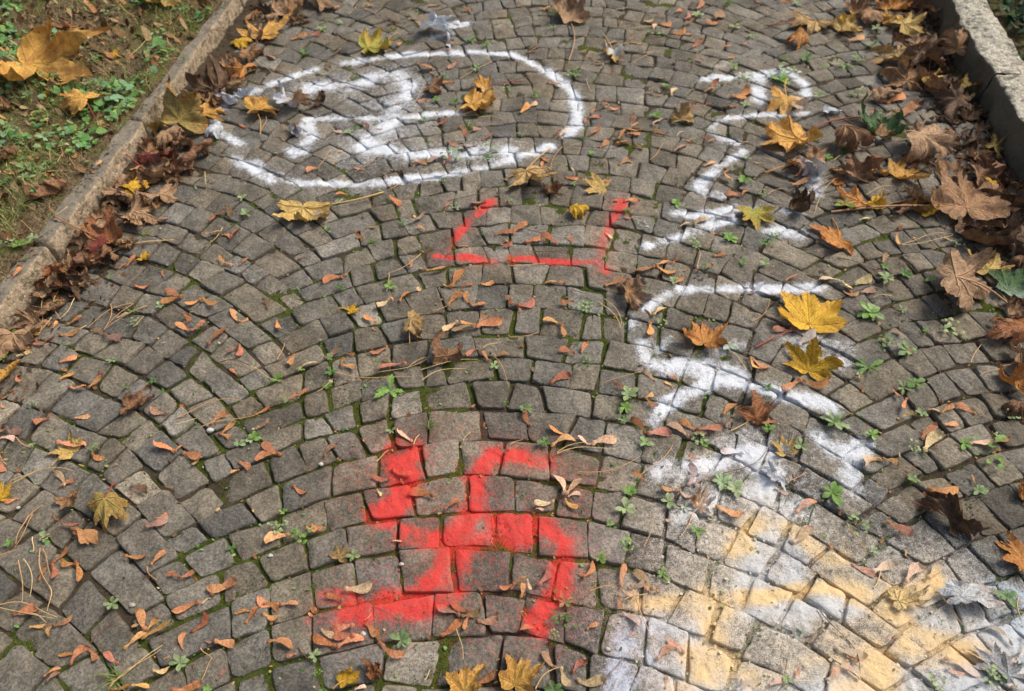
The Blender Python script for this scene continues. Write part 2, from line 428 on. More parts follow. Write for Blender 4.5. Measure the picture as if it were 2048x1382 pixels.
def mk(name, V, faces, mat, parent=None, origin=(0, 0, 0), smooth=True, tint=(.5, .5, .5), pf=1.0, **kw):
    """one mesh object from world-space vertices; faces: list of int arrays (n,3) and/or (n,4)"""
    V = np.asarray(V, float)
    me = bpy.data.meshes.new(name)
    faces = [np.asarray(f, np.int32) for f in faces if len(f)]
    loops = np.concatenate([f.ravel() for f in faces])
    tot = np.concatenate([np.full(len(f), f.shape[1], np.int32) for f in faces])
    st = np.concatenate([[0], np.cumsum(tot)[:-1]]).astype(np.int32)
    me.vertices.add(len(V)); me.loops.add(len(loops)); me.polygons.add(len(tot))
    me.vertices.foreach_set('co', (V - np.array(origin)).astype(np.float32).ravel())
    me.loops.foreach_set('vertex_index', loops)
    me.polygons.foreach_set('loop_start', st); me.polygons.foreach_set('loop_total', tot)
    me.update(calc_edges=True)
    me.polygons.foreach_set('use_smooth', np.full(len(tot), smooth))
    set_attrs(me, V, tint, pf, **kw)
    me.materials.append(mat)
    o = bpy.data.objects.new(name, me); COL.objects.link(o)
    o.location = origin
    if parent is not None:
        o.parent = parent
        pl = parent_world(parent)
        o.location = tuple(np.array(origin) - pl)
    return o

def parent_world(o):
    v = np.zeros(3)
    while o is not None: v += np.array(o.location); o = o.parent
    return v

def empty(name, loc):
    o = bpy.data.objects.new(name, None); o.empty_display_size = .02; COL.objects.link(o); o.location = loc; return o

def tag(o, label=None, cat=None, group=None, kind=None):
    if label: o['label'] = label
    if cat: o['category'] = cat
    if group: o['group'] = group
    if kind: o['kind'] = kind
    return o

def grid_faces(nu, nv):
    i = np.arange(nu - 1)[:, None] * nv + np.arange(nv - 1)[None]
    i = i.ravel()
    return np.stack([i, i + nv, i + nv + 1, i + 1], 1)

def tube(P, R, sides=6):
    P = np.asarray(P, float); n = len(P)
    R = np.broadcast_to(R, (n,)) if np.ndim(R) == 0 else np.asarray(R)
    T = np.gradient(P, axis=0); T /= np.linalg.norm(T, axis=1)[:, None] + 1e-9
    up = np.array([0, 0, 1.0]); S = np.cross(T, up); S /= np.linalg.norm(S, axis=1)[:, None] + 1e-9
    U = np.cross(S, T)
    a = np.arange(sides) * 2 * np.pi / sides
    V = P[:, None] + R[:, None, None] * (np.cos(a)[None, :, None] * S[:, None] + np.sin(a)[None, :, None] * U[:, None])
    F = []
    for i in range(n - 1):
        for j in range(sides):
            k = (j + 1) % sides
            F.append((i * sides + j, i * sides + k, (i + 1) * sides + k, (i + 1) * sides + j))
    return V.reshape(-1, 3), np.array(F)

# ------------------------------------------------------------------ moss map: more of it low on the left and along the middle
def moss_amount(X, Y):
    u, v = to_uv(X, Y)
    m = .30 + .28 * np.exp(-((u + .55) / .5) ** 2 - ((v - .55) / .6) ** 2) + .12 * np.exp(-((u + .2) / .6) ** 2) - .10 * np.clip(v - 1.3, 0, 1.5)
    return m + .07 - .5 * np.clip((-1.22 - u) / .1, 0, 1) + .85 * fbm(X, Y, 7, 4)

# ------------------------------------------------------------------ the paved path
LEFT_U, RIGHT_U = -1.372, 1.305
u = np.arange(LEFT_U - .02, RIGHT_U + .02, .0065); v = np.arange(-.05, 3.72, .0065)
UU, VV = np.meshgrid(u, v, indexing='ij')
XX, YY = to_xy(UU, VV)
mo = moss_amount(XX, YY)
Z = -.0105 + .0003 + .0028 * np.clip((VV - .9) / 1.2, 0, 1) + .005 * fbm(XX, YY, 30, 3) + .007 * np.clip(mo, 0, .45) + .003 * fbm(XX, YY, 160, 2)
gut = np.clip(1 - (UU - LEFT_U) / .16, 0, 1) * np.clip((VV - .9) * 3, 0, 1)
Z = Z + .016 * gut * (1 + fbm(XX, YY, 25, 3)) + .008 * np.clip(1 - (RIGHT_U - UU) / .15, 0, 1)
tn = np.zeros((Z.size, 3)); tn[:, 0] = mo.ravel()
path = mk('path', np.stack([XX.ravel(), YY.ravel(), Z.ravel()], 1), [grid_faces(*Z.shape)], m_bed, tint=tn, pf=.9)
tag(path, 'narrow cobbled path laid in arcs, with mossy joints and sprayed markings', kind='structure')

RARC = 1.10
CENT = {'l': -1.44, 'm': -.02, 'r': 1.36}
def sag(t): return RARC - np.sqrt(np.maximum(RARC ** 2 - np.asarray(t) ** 2, .01))
VAL_L, VAL_R = (CENT['l'] + CENT['m']) / 2, (CENT['m'] + CENT['r']) / 2
ROWPX = [30,51,71,94,117,142,165,193,218,246,274,305,338,371,408,444,485,523,566,614,662,713,764,817,885,953,1020,1095,1177,1271,1360]
VB = sorted(uv_at(970 + (1280 - y) * .135, y)[1] for y in ROWPX)
while VB[0] > -.02: VB.insert(0, VB[0] - .083)
extra = list(VB)
while extra[-1] < 3.95: extra.append(extra[-1] + .083 + random.uniform(-.004, .004))
VB = extra
c1 = lambda xs: [x / 2.221 + 500 for x in xs]
JOINTS = [  # (y in the row, x of the joints between its stones)
    (1315, c1([330,600,830,1100,1340])), (1225, c1([130,290,545,800,1025,1205,1400])), (1137, c1([130,300,470,670,900,1160,1360,1550])),
    (1058, c1([110,280,445,655,855,1090,1285,1500])), (987, c1([0,190,365,525,735,975,1190,1380,1530])), (919, c1([90,200,385,585,780,940,1130,1345,1555])),
    (851, c1([650,800,1040,1240,1425])), (790, c1([640,785,985,1160,1310,1525])), (738, [797,853,893,987,1068,1144,1200,1269]),
    (687, [858,947,1043,1129,1208,1294]), (638, [1078,1160,1200,1254]), (590, [1061,1134,1210,1256,1328]), (545, [1020,1096,1172,1264,1358]),
    (504, [1073,1144,1213,1276]), (465, [1023,1101,1175,1228,1281]), (426, [1083,1182,1223,1266,1309])]
def row_of(vv):
    for k in range(len(VB) - 1):
        if VB[k] <= vv < VB[k + 1]: return k
FIXED = {}
for y, xs in JOINTS:
    uvs = [uv_at(x, y) for x in xs]
    k = row_of(uv_at(1000, y)[1])
    FIXED[k] = [q[0] for q in uvs]

def boundary(arc, k, t):          # t = offset from the arc's centre line
    return CENT[arc] + t, VB[k] - float(sag(t))
def solve(fa, fb, lo, hi):        # crossing of two boundaries by bisection in u
    g = lambda u: fa(u) - fb(u)
    for _ in range(40):
        mid = (lo + hi) / 2
        if g(lo) * g(mid) <= 0: hi = mid
        else: lo = mid
    return (lo + hi) / 2
QUADS = []
for k in range(len(VB) - 1):
    h = VB[k + 1] - VB[k]
    fn = lambda arc, kk: (lambda u: VB[kk] - float(sag(u - CENT[arc])) + .016 * float(vnoise(u * 5.5 + kk * 5.37, kk * 2.13 + .4)))
    tops, bots, sides = {}, {}, {}
    for val, A, Bc in ((VAL_L, 'l', 'm'), (VAL_R, 'm', 'r')):
        ua = solve(fn(A, k), fn(Bc, k + 1), val - .12, val)       # left corner of the crossing stone
        ub = solve(fn(A, k + 1), fn(Bc, k), val, val + .12)
        left = (ua, fn(A, k)(ua)); right = (ub, fn(Bc, k)(ub))
        top = (val, fn(A, k + 1)(val)); bot = (val, fn(A, k)(val))
        QUADS.append(([bot, right, top, left], 'diamond'))
        sides[(A, 'end')] = (left, top); sides[(Bc, 'start')] = (right, top)
    for arc in 'lmr':
        lo = LEFT_U if arc == 'l' else sides[(arc, 'start')][0][0]
        hi = RIGHT_U if arc == 'r' else sides[(arc, 'end')][0][0]
        js = []
        if arc == 'm' and k in FIXED:
            fx = sorted(FIXED[k])
            js = list(fx)
            x = fx[0]
            while x - lo > .108: x -= random.uniform(.068, .092) * max(.75, 1 - ((x - CENT[arc]) / RARC) ** 2); js.insert(0, x)
            if js[0] - lo < .04: js.pop(0)
            x = fx[-1]
            while hi - x > .108: x += random.uniform(.068, .092) * max(.75, 1 - ((x - CENT[arc]) / RARC) ** 2); js.append(x)
            if hi - js[-1] < .04: js.pop()
        else:
            x = lo + random.uniform(.05, .09)
            while x < hi - .045: js.append(x); x += random.choice((.062, .07, .075, .08, .085, .095)) * random.uniform(.93, 1.07) * max(.72, 1 - ((x - CENT[arc]) / RARC) ** 2)
        # joint lines: lower point and upper point along the normal
        lines = []
        if arc == 'l': lines.append(((lo, fn(arc, k)(lo)), (lo, fn(arc, k + 1)(lo))))
        else: lines.append(sides[(arc, 'start')])
        for x in js:
            t = x - CENT[arc]; sn = t / RARC; cs = math.sqrt(1 - sn * sn)
            sh = h * cs * sn * .5 + random.uniform(-.008, .008)
            lines.append(((x - sh, fn(arc, k)(x - sh)), (x + sh, fn(arc, k + 1)(x + sh))))
        if arc == 'r': lines.append(((hi, fn(arc, k)(hi)), (hi, fn(arc, k + 1)(hi))))
        else: lines.append(sides[(arc, 'end')])
        for (a, b), (c_, d) in zip(lines[:-1], lines[1:]):
            if c_[0] - a[0] < .02 and d[0] - b[0] < .02: continue
            QUADS.append(([a, c_, d, b], 'row'))

def rounded(poly, M):
    """M points round a quadrilateral with rounded corners"""
    P = np.array(poly); out = []
    n = 4; per = M // n
    for i in range(n):
        c0, cp, cn = P[i], P[i - 1], P[(i + 1) % n]
        r = random.choice((.004, .006, .008, .011, .015))
        a = c0 + (cp - c0) / np.linalg.norm(cp - c0) * min(r, .45 * np.linalg.norm(cp - c0))
        b = c0 + (cn - c0) / np.linalg.norm(cn - c0) * min(r, .45 * np.linalg.norm(cn - c0))
        nc = per // 2 + 1; ne = per - nc
        for t in np.linspace(0, 1, nc): out.append((1 - t) ** 2 * a + 2 * t * (1 - t) * c0 + t * t * b)
        # along the edge to the next corner
        e1 = cn + (c0 - cn) / np.linalg.norm(c0 - cn) * min(.012, .4 * np.linalg.norm(c0 - cn))
        for t in np.linspace(0, 1, ne + 2)[1:-1]: out.append(b * (1 - t) + e1 * t)
    return np.array(out)

RINGS_HI = [(1.03, -.034), (1.0, -.012), (.994, -.0050), (.983, -.0020), (.965, -.0008), (.92, -.0002), (.82, 0), (.70, 0), (.58, 0), (.46, 0), (.34, 0), (.22, 0), (.11, 0)]
RINGS_LO = [(1.03, -.03), (1.0, -.008), (.98, -.0016), (.93, -.0003), (.75, 0), (.5, 0), (.25, 0)]
def stone_faces(M, K):
    q = []
    for k in range(K - 1):
        for i in range(M):
            j = (i + 1) % M
            q.append((k * M + i, k * M + j, (k + 1) * M + j, (k + 1) * M + i))
    t = [((K - 1) * M + i, (K - 1) * M + (i + 1) % M, K * M) for i in range(M)]
    return np.array(q), np.array(t)
FH = stone_faces(40, len(RINGS_HI)); FL = stone_faces(24, len(RINGS_LO))

PALE = [(702,490),(440,633),(583,690),(1058,548),(640,862),(470,1080),(815,800),(1010,370),(470,600)]
PALE_UV = [uv_at(*q) for q in PALE]
EDGE_PTS = []
def make_stone(poly, hi):
    P = np.array(poly)
    cen = P.mean(0)
    c0u = cen[0]
    P = P + RNG.uniform(-.0040, .0040, P.shape)
    for i in range(4):
        P[i] += np.array([.012 * fbm(P[i, 0], P[i, 1], 4.1, 2) + .013 * fbm(P[i, 0] + 3, P[i, 1], 10.5, 1) * (1.35 if abs(c0u) > .68 else 1), .012 * fbm(P[i, 0] + 9, P[i, 1] + 5, 4.1, 2) + .014 * fbm(P[i, 0] + 6, P[i, 1] + 2, 10.5, 1) * (1.35 if abs(c0u) > .68 else 1)])
    for i in range(4):
        for t_ in (0, .5): EDGE_PTS.append(to_xy(*(P[i] * (1 - t_) + P[(i + 1) % 4] * t_)))
    # inset for the joint, moving each edge inwards
    c = P.mean(0); n = 4; ins = []
    far = min(1, max(0, (c[1] - 1.0) / 1.2))
    g = [random.choice((.0000, .0004, .0008, .0014, .0022, .0034, .0050)) * (1 - .45 * far) + .0007 * (1 - far) for _ in range(4)]
    for i in range(n):
        e_prev = P[i] - P[i - 1]; e_next = P[(i + 1) % n] - P[i]
        n1 = np.array([-e_prev[1], e_prev[0]]) / (np.linalg.norm(e_prev) + 1e-9); n2 = np.array([-e_next[1], e_next[0]]) / (np.linalg.norm(e_next) + 1e-9)
        ins.append(P[i] + n1 * g[i - 1] + n2 * g[i])
    M, rings, (q, t) = (40, RINGS_HI, FH) if hi else (24, RINGS_LO, FL)
    O = rounded(ins, M); c = O.mean(0)
    d = O - c; L = np.linalg.norm(d, axis=1)[:, None]
    ang = np.arctan2(d[:, 1], d[:, 0])
    seed = random.uniform(0, 90)
    wob = .0022 * fbm(np.cos(ang) * 2.2 + seed, np.sin(ang) * 2.2 + seed, 1, 3)
    O = O + d / L * wob[:, None] * 2.0
    z0 = random.uniform(-.0035, .0035); tx, ty = random.uniform(-.05, .05), random.uniform(-.05, .05)
    dome = random.uniform(.0002, .0022)
    V = []
    for s, dz in rings:
        pts = c + (O - c) * s
        V.append(np.column_stack([pts, np.full(M, dz)]))
    V.append(np.array([[c[0], c[1], 0]])); V = np.concatenate(V)
    rr = np.concatenate([np.full(M, s) for s, _ in rings] + [[0]])
    U_, V_ = V[:, 0], V[:, 1]
    top = np.clip(1 - np.maximum(rr - .93, 0) / .1, 0, 1)
    V[:, 2] += z0 + tx * (U_ - c[0]) + ty * (V_ - c[1]) + dome * (1 - np.minimum(rr, 1) ** 2) + top * (.0060 * fbm(U_ + seed, V_ - seed, 24, 2) + .0035 * fbm(U_, V_, 95, 3))
    # a worn or split edge here and there
    if random.random() < .5:
        a0 = random.uniform(0, 6.28); w = random.uniform(.3, .6)
        dd = np.abs((np.arctan2(V_ - c[1], U_ - c[0]) - a0 + np.pi) % (2 * np.pi) - np.pi)
        V[:, 2] -= .006 * np.exp(-(dd / w) ** 2) * np.clip((rr - .55) / .4, 0, 1) * (rr <= 1.0)
    X, Y = to_xy(V[:, 0], V[:, 1])
    g0 = random.gauss(1.0, .15); warm = random.uniform(-.020, .018)
    tint = np.array([.230 + warm, .213 + warm * .4, .186 - warm * .5]) * min(max(g0, .7), 1.4)
    k = min(math.hypot(c[0] - a, c[1] - b) for a, b in PALE_UV)
    if k < .035: tint = np.array([.34, .325, .30])
    elif random.random() < .05: tint = tint * 1.4 + .01
    elif random.random() < .05: tint = tint * .72
    return np.column_stack([X, Y, V[:, 2]]), [q, t], tint, to_xy(*c)

cands = []
for poly, kind in QUADS:
    cu = sum(p_[0] for p_ in poly) / 4; cv = sum(p_[1] for p_ in poly) / 4
    if cv < .0 or cv > 3.66: continue
    if max(p_[0] for p_ in poly) > RIGHT_U + .01 or min(p_[0] for p_ in poly) < LEFT_U - .01: continue
    X, Y = to_xy(cu, cv)
    dep = Y * CP + CAM_H * SP
    sx = 1024 + F_PX * X / dep; sy = 691 - F_PX * (Y * SP - CAM_H * CP) / dep
    vis = -40 < sx < 2088 and -20 < sy < 1420
    cands.append((0 if vis else 1, dep, poly))
cands.sort(key=lambda q: (q[0], q[1]))
# some ground against the left kerb is soil and rubble, not stones
rest_V, rest_q, rest_t, rest_tint = [], [], [], []
off = 0
for i, (vis, dep, poly) in enumerate(cands):
    if i < 300:
        V, fcs, tint, c = make_stone(poly, True)
        mk('cobblestone', V, fcs, m_stone, path, (c[0], c[1], 0), tint=tint)
    else:
        V, (q, t), tint, c = make_stone(poly, vis == 0 and i < 620)
        rest_V.append(V); rest_q.append(q + off); rest_t.append(t + off); rest_tint.append(np.tile(tint, (len(V), 1))); off += len(V)
o = mk('cobblestones', np.concatenate(rest_V), [np.concatenate(rest_q), np.concatenate(rest_t)], m_stone, path, tint=np.concatenate(rest_tint))
tag(o, kind='stuff')

# moss tufts in the joints
def blades(n, sampler, h0, h1, w, tintf, lean=.6, seg=1):
    """n little blades; sampler(n) -> x, y, z arrays"""
    x, y, z = sampler(n); n = len(x)
    a = RNG.uniform(0, 2 * np.pi, n); hh = RNG.uniform(h0, h1, n); ww = w * RNG.uniform(.6, 1.3, n)
    la = RNG.uniform(0, 2 * np.pi, n); lm = RNG.uniform(0, lean, n) * hh
    bx, by = np.cos(a) * ww, np.sin(a) * ww
    A = np.stack([x - bx, y - by, z], 1); Bv = np.stack([x + bx, y + by, z], 1)
    Mx = x + .4 * lm * np.cos(la); My = y + .4 * lm * np.sin(la)
    C = np.stack([Mx + bx * .7, My + by * .7, z + hh * .6], 1); D = np.stack([Mx - bx * .7, My - by * .7, z + hh * .6], 1)
    T = np.stack([x + lm * np.cos(la), y + lm * np.sin(la), z + hh * (1 - .3 * lean * RNG.random(n))], 1)
    V = np.stack([A, Bv, C, D, T], 1).reshape(-1, 3)
    i = np.arange(n) * 5
    q = np.stack([i, i + 1, i + 2, i + 3], 1); t = np.stack([i + 3, i + 2, i + 4], 1)
    return V, [q, t], np.repeat(tintf(n), 5, 0)

def bed_sampler(keep):
    def f(n):
        uu = RNG.uniform(LEFT_U, RIGHT_U, n * 4); vv = RNG.uniform(.2, 3.4, n * 4) ** 1.0
        vv = .2 + (vv - .2) * RNG.uniform(.25, 1, n * 4)
        X, Y = to_xy(uu, vv); m = moss_amount(X, Y)
        ok = m > keep; X, Y, m = X[ok][:n], Y[ok][:n], m[ok][:n]
        return X, Y, -.0095 + .007 * np.clip(m, 0, .6)
    return f
green_t = lambda a, b: (lambda n: np.array(a) + (np.array(b) - np.array(a)) * RNG.random((n, 1)) * RNG.uniform(.8, 1.2, (n, 3)))
V, Fc, T = blades(90000, bed_sampler(.36), .002, .0065, .0010, green_t((.035, .052, .010), (.145, .175, .03)), .8)
tag(mk('moss', V, Fc, m_moss, path, tint=T, smooth=False, pf=.7), kind='stuff')

# ------------------------------------------------------------------ kerbs
def kerb_stone(name, parent, mat, u0, u1, v0, v1, h, amp, seed, batter=.0):
    """a rough block between u0 (outer) and u1 (path side)"""
    prof = []                       # cross-section from the outer foot, over the top, to the inner foot
    d = -.12
    for t in np.linspace(0, 1, 8): prof.append((u0, d + (h - d - .008) * t))
    for t in np.linspace(0, 1, 12): prof.append((u0 + (u1 - u0) * (.06 + .88 * t), h))
    for t in np.linspace(0, 1, 14): prof.append((u1 + batter * t * (1 if u1 > u0 else -1), h - .008 - (h - d - .008) * t))
    prof = np.array(prof); nv = max(6, int((v1 - v0) / .010))
    vs = np.linspace(v0, v1, nv)
    VU = np.repeat(prof[:, 0][:, None], nv, 1); VZ = np.repeat(prof[:, 1][:, None], nv, 1); VVv = np.repeat(vs[None], len(prof), 0)
    en = np.minimum((VVv - v0), (v1 - VVv)); rnd = np.clip(1 - en / .008, 0, 1)
    nu = fbm(VZ * 1.0 + seed, VVv + VU, 12, 5) * amp; nz = fbm(VU * 1.0 + seed + 5, VVv, 12, 5) * amp
    sg = -1 if u1 > u0 else 1
    side = np.zeros_like(VU); side[:8] = 1; side[-14:] = -1
    VU2 = VU + side * sg * nu - np.sign(VU - (u0 + u1) / 2) * rnd * .004
    VZ2 = VZ + (side == 0) * nz - rnd * .004 + .3 * nz
    X, Y = to_xy(VU2.ravel(), VVv.ravel()); V = np.stack([X, Y, VZ2.ravel()], 1)
    F1 = grid_faces(len(prof), nv)
    if u1 < u0: F1 = F1[:, ::-1]
    c0 = len(V); m = len(prof)
    caps = []
    for e, flip in ((0, 0), (nv - 1, 1)):
        mid = V[[i * nv + e for i in range(m)]].mean(0); V = np.vstack([V, mid])
        for i in range(m - 1):
            a, b = i * nv + e, (i + 1) * nv + e
            caps.append((a, b, len(V) - 1) if flip else (b, a, len(V) - 1))
    um, vm = (u0 + u1) / 2, (v0 + v1) / 2
    return mk(name, V, [F1, np.array(caps)], mat, parent, (*to_xy(um, vm), 0), tint=(.3, .3, .3), pf=.5)

kl = empty('kerb', (*to_xy(-1.41, 1.8), 0)); tag(kl, 'low tan concrete kerb with dark grey top edge beside the planted bank', kind='structure')
for i, (a, b) in enumerate(((-.2, .42), (.43, 1.32), (1.33, 1.905), (1.915, 2.79), (2.80, 3.66))):
    w = (.002, 0, .003, -.001, .002)[i]
    kerb_stone('kerb_stone', kl, m_kerb_l, -1.440 - w, -1.398 + w, a, b, .064 + w, .010, i * 7.7, .010)
kr = empty('kerb', (*to_xy(1.38, 2.4), 0)); tag(kr, 'thick rough granite kerb with pale speckled top and shaded inner face', kind='structure')
for i, (a, b) in enumerate(((.2, 1.2), (1.206, 2.41), (2.418, 3.75))):
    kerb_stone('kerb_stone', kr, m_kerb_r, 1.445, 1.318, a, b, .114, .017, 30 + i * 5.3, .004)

# ------------------------------------------------------------------ the ground either side
def bank_z(u, v):
    return .060 + .05 * np.clip(-1.45 - u, 0, 3) + .022 * fbm(u, v, 7, 4) + .010 * fbm(u, v, 45, 3)
u = np.arange(-2.9, -1.438, .009); v = np.arange(.3, 3.8, .009)
UU, VV = np.meshgrid(u, v, indexing='ij'); ZZ = bank_z(UU, VV); X, Y = to_xy(UU.ravel(), VV.ravel())
ZZ = ZZ - .02 * np.clip((UU + 1.46) / .022, 0, 1)
bank = mk('bank', np.stack([X, Y, ZZ.ravel()], 1), [grid_faces(*UU.shape)], m_ground, tint=(.3, .3, .3), pf=0)
tag(bank, 'mossy brown soil bank behind the left kerb', kind='structure')
u = np.arange(1.43, 2.9, .02); v = np.arange(.3, 3.9, .02)
UU, VV = np.meshgrid(u, v, indexing='ij'); ZZ = .055 + .02 * fbm(UU, VV, 6, 4); X, Y = to_xy(UU.ravel(), VV.ravel())
verge = mk('verge', np.stack([X, Y, ZZ.ravel()], 1), [grid_faces(*UU.shape)], m_ground, tint=(.3, .3, .3), pf=0)
tag(verge, 'dark soil verge beyond the granite kerb', kind='structure')
g = 60.0
gr = mk('ground', [(-g, -g, -.13), (g, -g, -.13), (g, g, -.13), (-g, g, -.13)], [np.array([[0, 1, 2, 3]])], m_ground, tint=(.3, .3, .3), pf=0, smooth=False)
tag(gr, 'dark earth all around the path', kind='structure')
#--PART2--
# ------------------------------------------------------------------ things on the ground
CROP = {'A': (0, 0), 'B': (510, 0), 'C': (1020, 0), 'D': (1528, 0), 'E': (0, 345), 'F': (510, 345), 'G': (1020, 345), 'H': (1528, 345),
        'I': (0, 690), 'J': (510, 690), 'K': (1020, 690), 'L': (1528, 690), 'M': (0, 1032), 'N': (510, 1032), 'O': (1020, 1032), 'P': (1528, 1032)}
KC = 3.9385
def cpx(c, x, y):
    a, b = CROP[c]; return a + x / KC, b + y / KC

def ground_point(x, y):
    """ground under pixel x, y: path, kerb top or bank, with its height"""
    X, Y = at(x, y, 0.0); uu, vv = to_uv(X, Y)
    if uu < -1.37:
        for _ in range(4):
            z = .072 if uu > -1.45 else float(bank_z(np.array(uu), np.array(vv))); X, Y = at(x, y, z); uu, vv = to_uv(X, Y)
            if uu > -1.385: z = .004
        return X, Y, z + .002
    if uu > 1.31:
        X, Y = at(x, y, .03); uu, vv = to_uv(X, Y)
        if uu > 1.30:
            X, Y = to_xy(1.295, vv)
        return X, Y, .03
    return X, Y, .0035

LAND = []          # (phrase, px, py): the marks of the place that labels refer to

PAL = {  # main colour, second colour (blotches, margins)
    'gold': ((.70, .40, .095), (.47, .23, .06)), 'yellow': ((.76, .46, .04), (.60, .32, .035)), 'paleyellow': ((.70, .50, .17), (.54, .33, .10)),
    'tan': ((.56, .37, .15), (.33, .19, .08)), 'brown': ((.33, .175, .090), (.18, .088, .05)), 'dark': ((.16, .092, .052), (.08, .045, .028)),
    'orange': ((.60, .275, .075), (.40, .15, .045)), 'rust': ((.40, .165, .065), (.19, .075, .035)), 'red': ((.28, .065, .048), (.15, .055, .04)),
    'olive': ((.42, .31, .09), (.32, .17, .05)), 'green': ((.095, .18, .06), (.06, .11, .04)), 'greenyellow': ((.42, .40, .08), (.52, .29, .05)),
    'pinkbrown': ((.42, .235, .115), (.22, .118, .06)), 'palebrown': ((.46, .29, .165), (.25, .145, .08)), 'white': ((.76, .75, .74), (.70, .64, .60)),
    'greyblue': ((.50, .53, .56), (.40, .34, .30)), 'painted': ((.66, .48, .22), (.5, .4, .27))}

HALF = [(0, 1.0), (3, .91), (6, .84), (9.5, .87), (11.5, .77), (15, .71), (19, .62), (23, .54), (26, .56), (29, .66), (31.5, .76), (35, .79), (38, .88), (43, 1.0),
        (47, .89), (52, .87), (54, .76), (60, .70), (65, .60), (70, .53), (76, .56), (81, .64), (86, .68), (93, .76), (98, .66), (106, .62), (111, .51),
        (120, .46), (132, .38), (150, .25), (168, .14), (180, .05)]
def maple_flat(seed, serr=1.0):
    rn = np.random.default_rng(seed)
    pts = [(-a, r) for a, r in HALF[::-1][:-1]] + HALF
    ang = np.array([p_[0] for p_ in pts], float); r = np.array([p_[1] for p_ in pts], float)
    # finer outline with small irregularities
    aa = np.interp(np.linspace(0, len(ang) - 1, len(ang) * 2 - 1), np.arange(len(ang)), ang)
    rr = np.interp(np.linspace(0, len(ang) - 1, len(ang) * 2 - 1), np.arange(len(ang)), r)
    rr *= 1 + rn.normal(0, .034 * serr, len(rr))
    for _ in range(rn.integers(1, 5)):
        k_ = rn.integers(6, len(rr) - 8); rr[k_:k_ + rn.integers(1, 4)] *= rn.uniform(.6, .88)
    rr = rr ** rn.uniform(.7, 1.3)
    lobe = 1 + .24 * np.array([fbm(np.array(x / 40.0 + seed % 31), np.array(3.3), 1, 2) for x in aa])
    rr *= lobe
    a = np.radians(aa)
    rings = np.array([0.0, .12, .25, .38, .5, .62, .74, .85, .93, 1.0])
    V = [np.array([[0, 0]])]
    for s_ in rings[1:]:
        V.append(np.stack([np.sin(a) * rr * s_, np.cos(a) * rr * s_], 1))
    V = np.concatenate(V) * np.array([rn.uniform(.86, 1.08), 1.0]); V[:, 0] += rn.uniform(-.14, .14) * V[:, 1]; M = len(a)
    q = []; t = []
    for i in range(M - 1): t.append((0, 1 + i + 1, 1 + i))
    for k in range(len(rings) - 2):
        for i in range(M - 1):
            b0 = 1 + k * M + i; q.append((b0, b0 + 1, b0 + M + 1, b0 + M))
    return V, np.array(q), np.array(t)

def bend(V, axis_ang, kappa, off=0.0):
    """curl a sheet about a line in its plane"""
    ca, sa = math.cos(axis_ang), math.sin(axis_ang)
    x = V[:, 0] * ca + V[:, 1] * sa; y = -V[:, 0] * sa + V[:, 1] * ca; z = V[:, 2]
    k = kappa
    if abs(k) < 1e-3: return V
    th = (x - off) * k
    R_ = 1 / k - z
    x2 = off + np.sin(th) * R_; z2 = 1 / k - np.cos(th) * R_
    return np.stack([x2 * ca - y * sa, x2 * sa + y * ca, z2], 1)

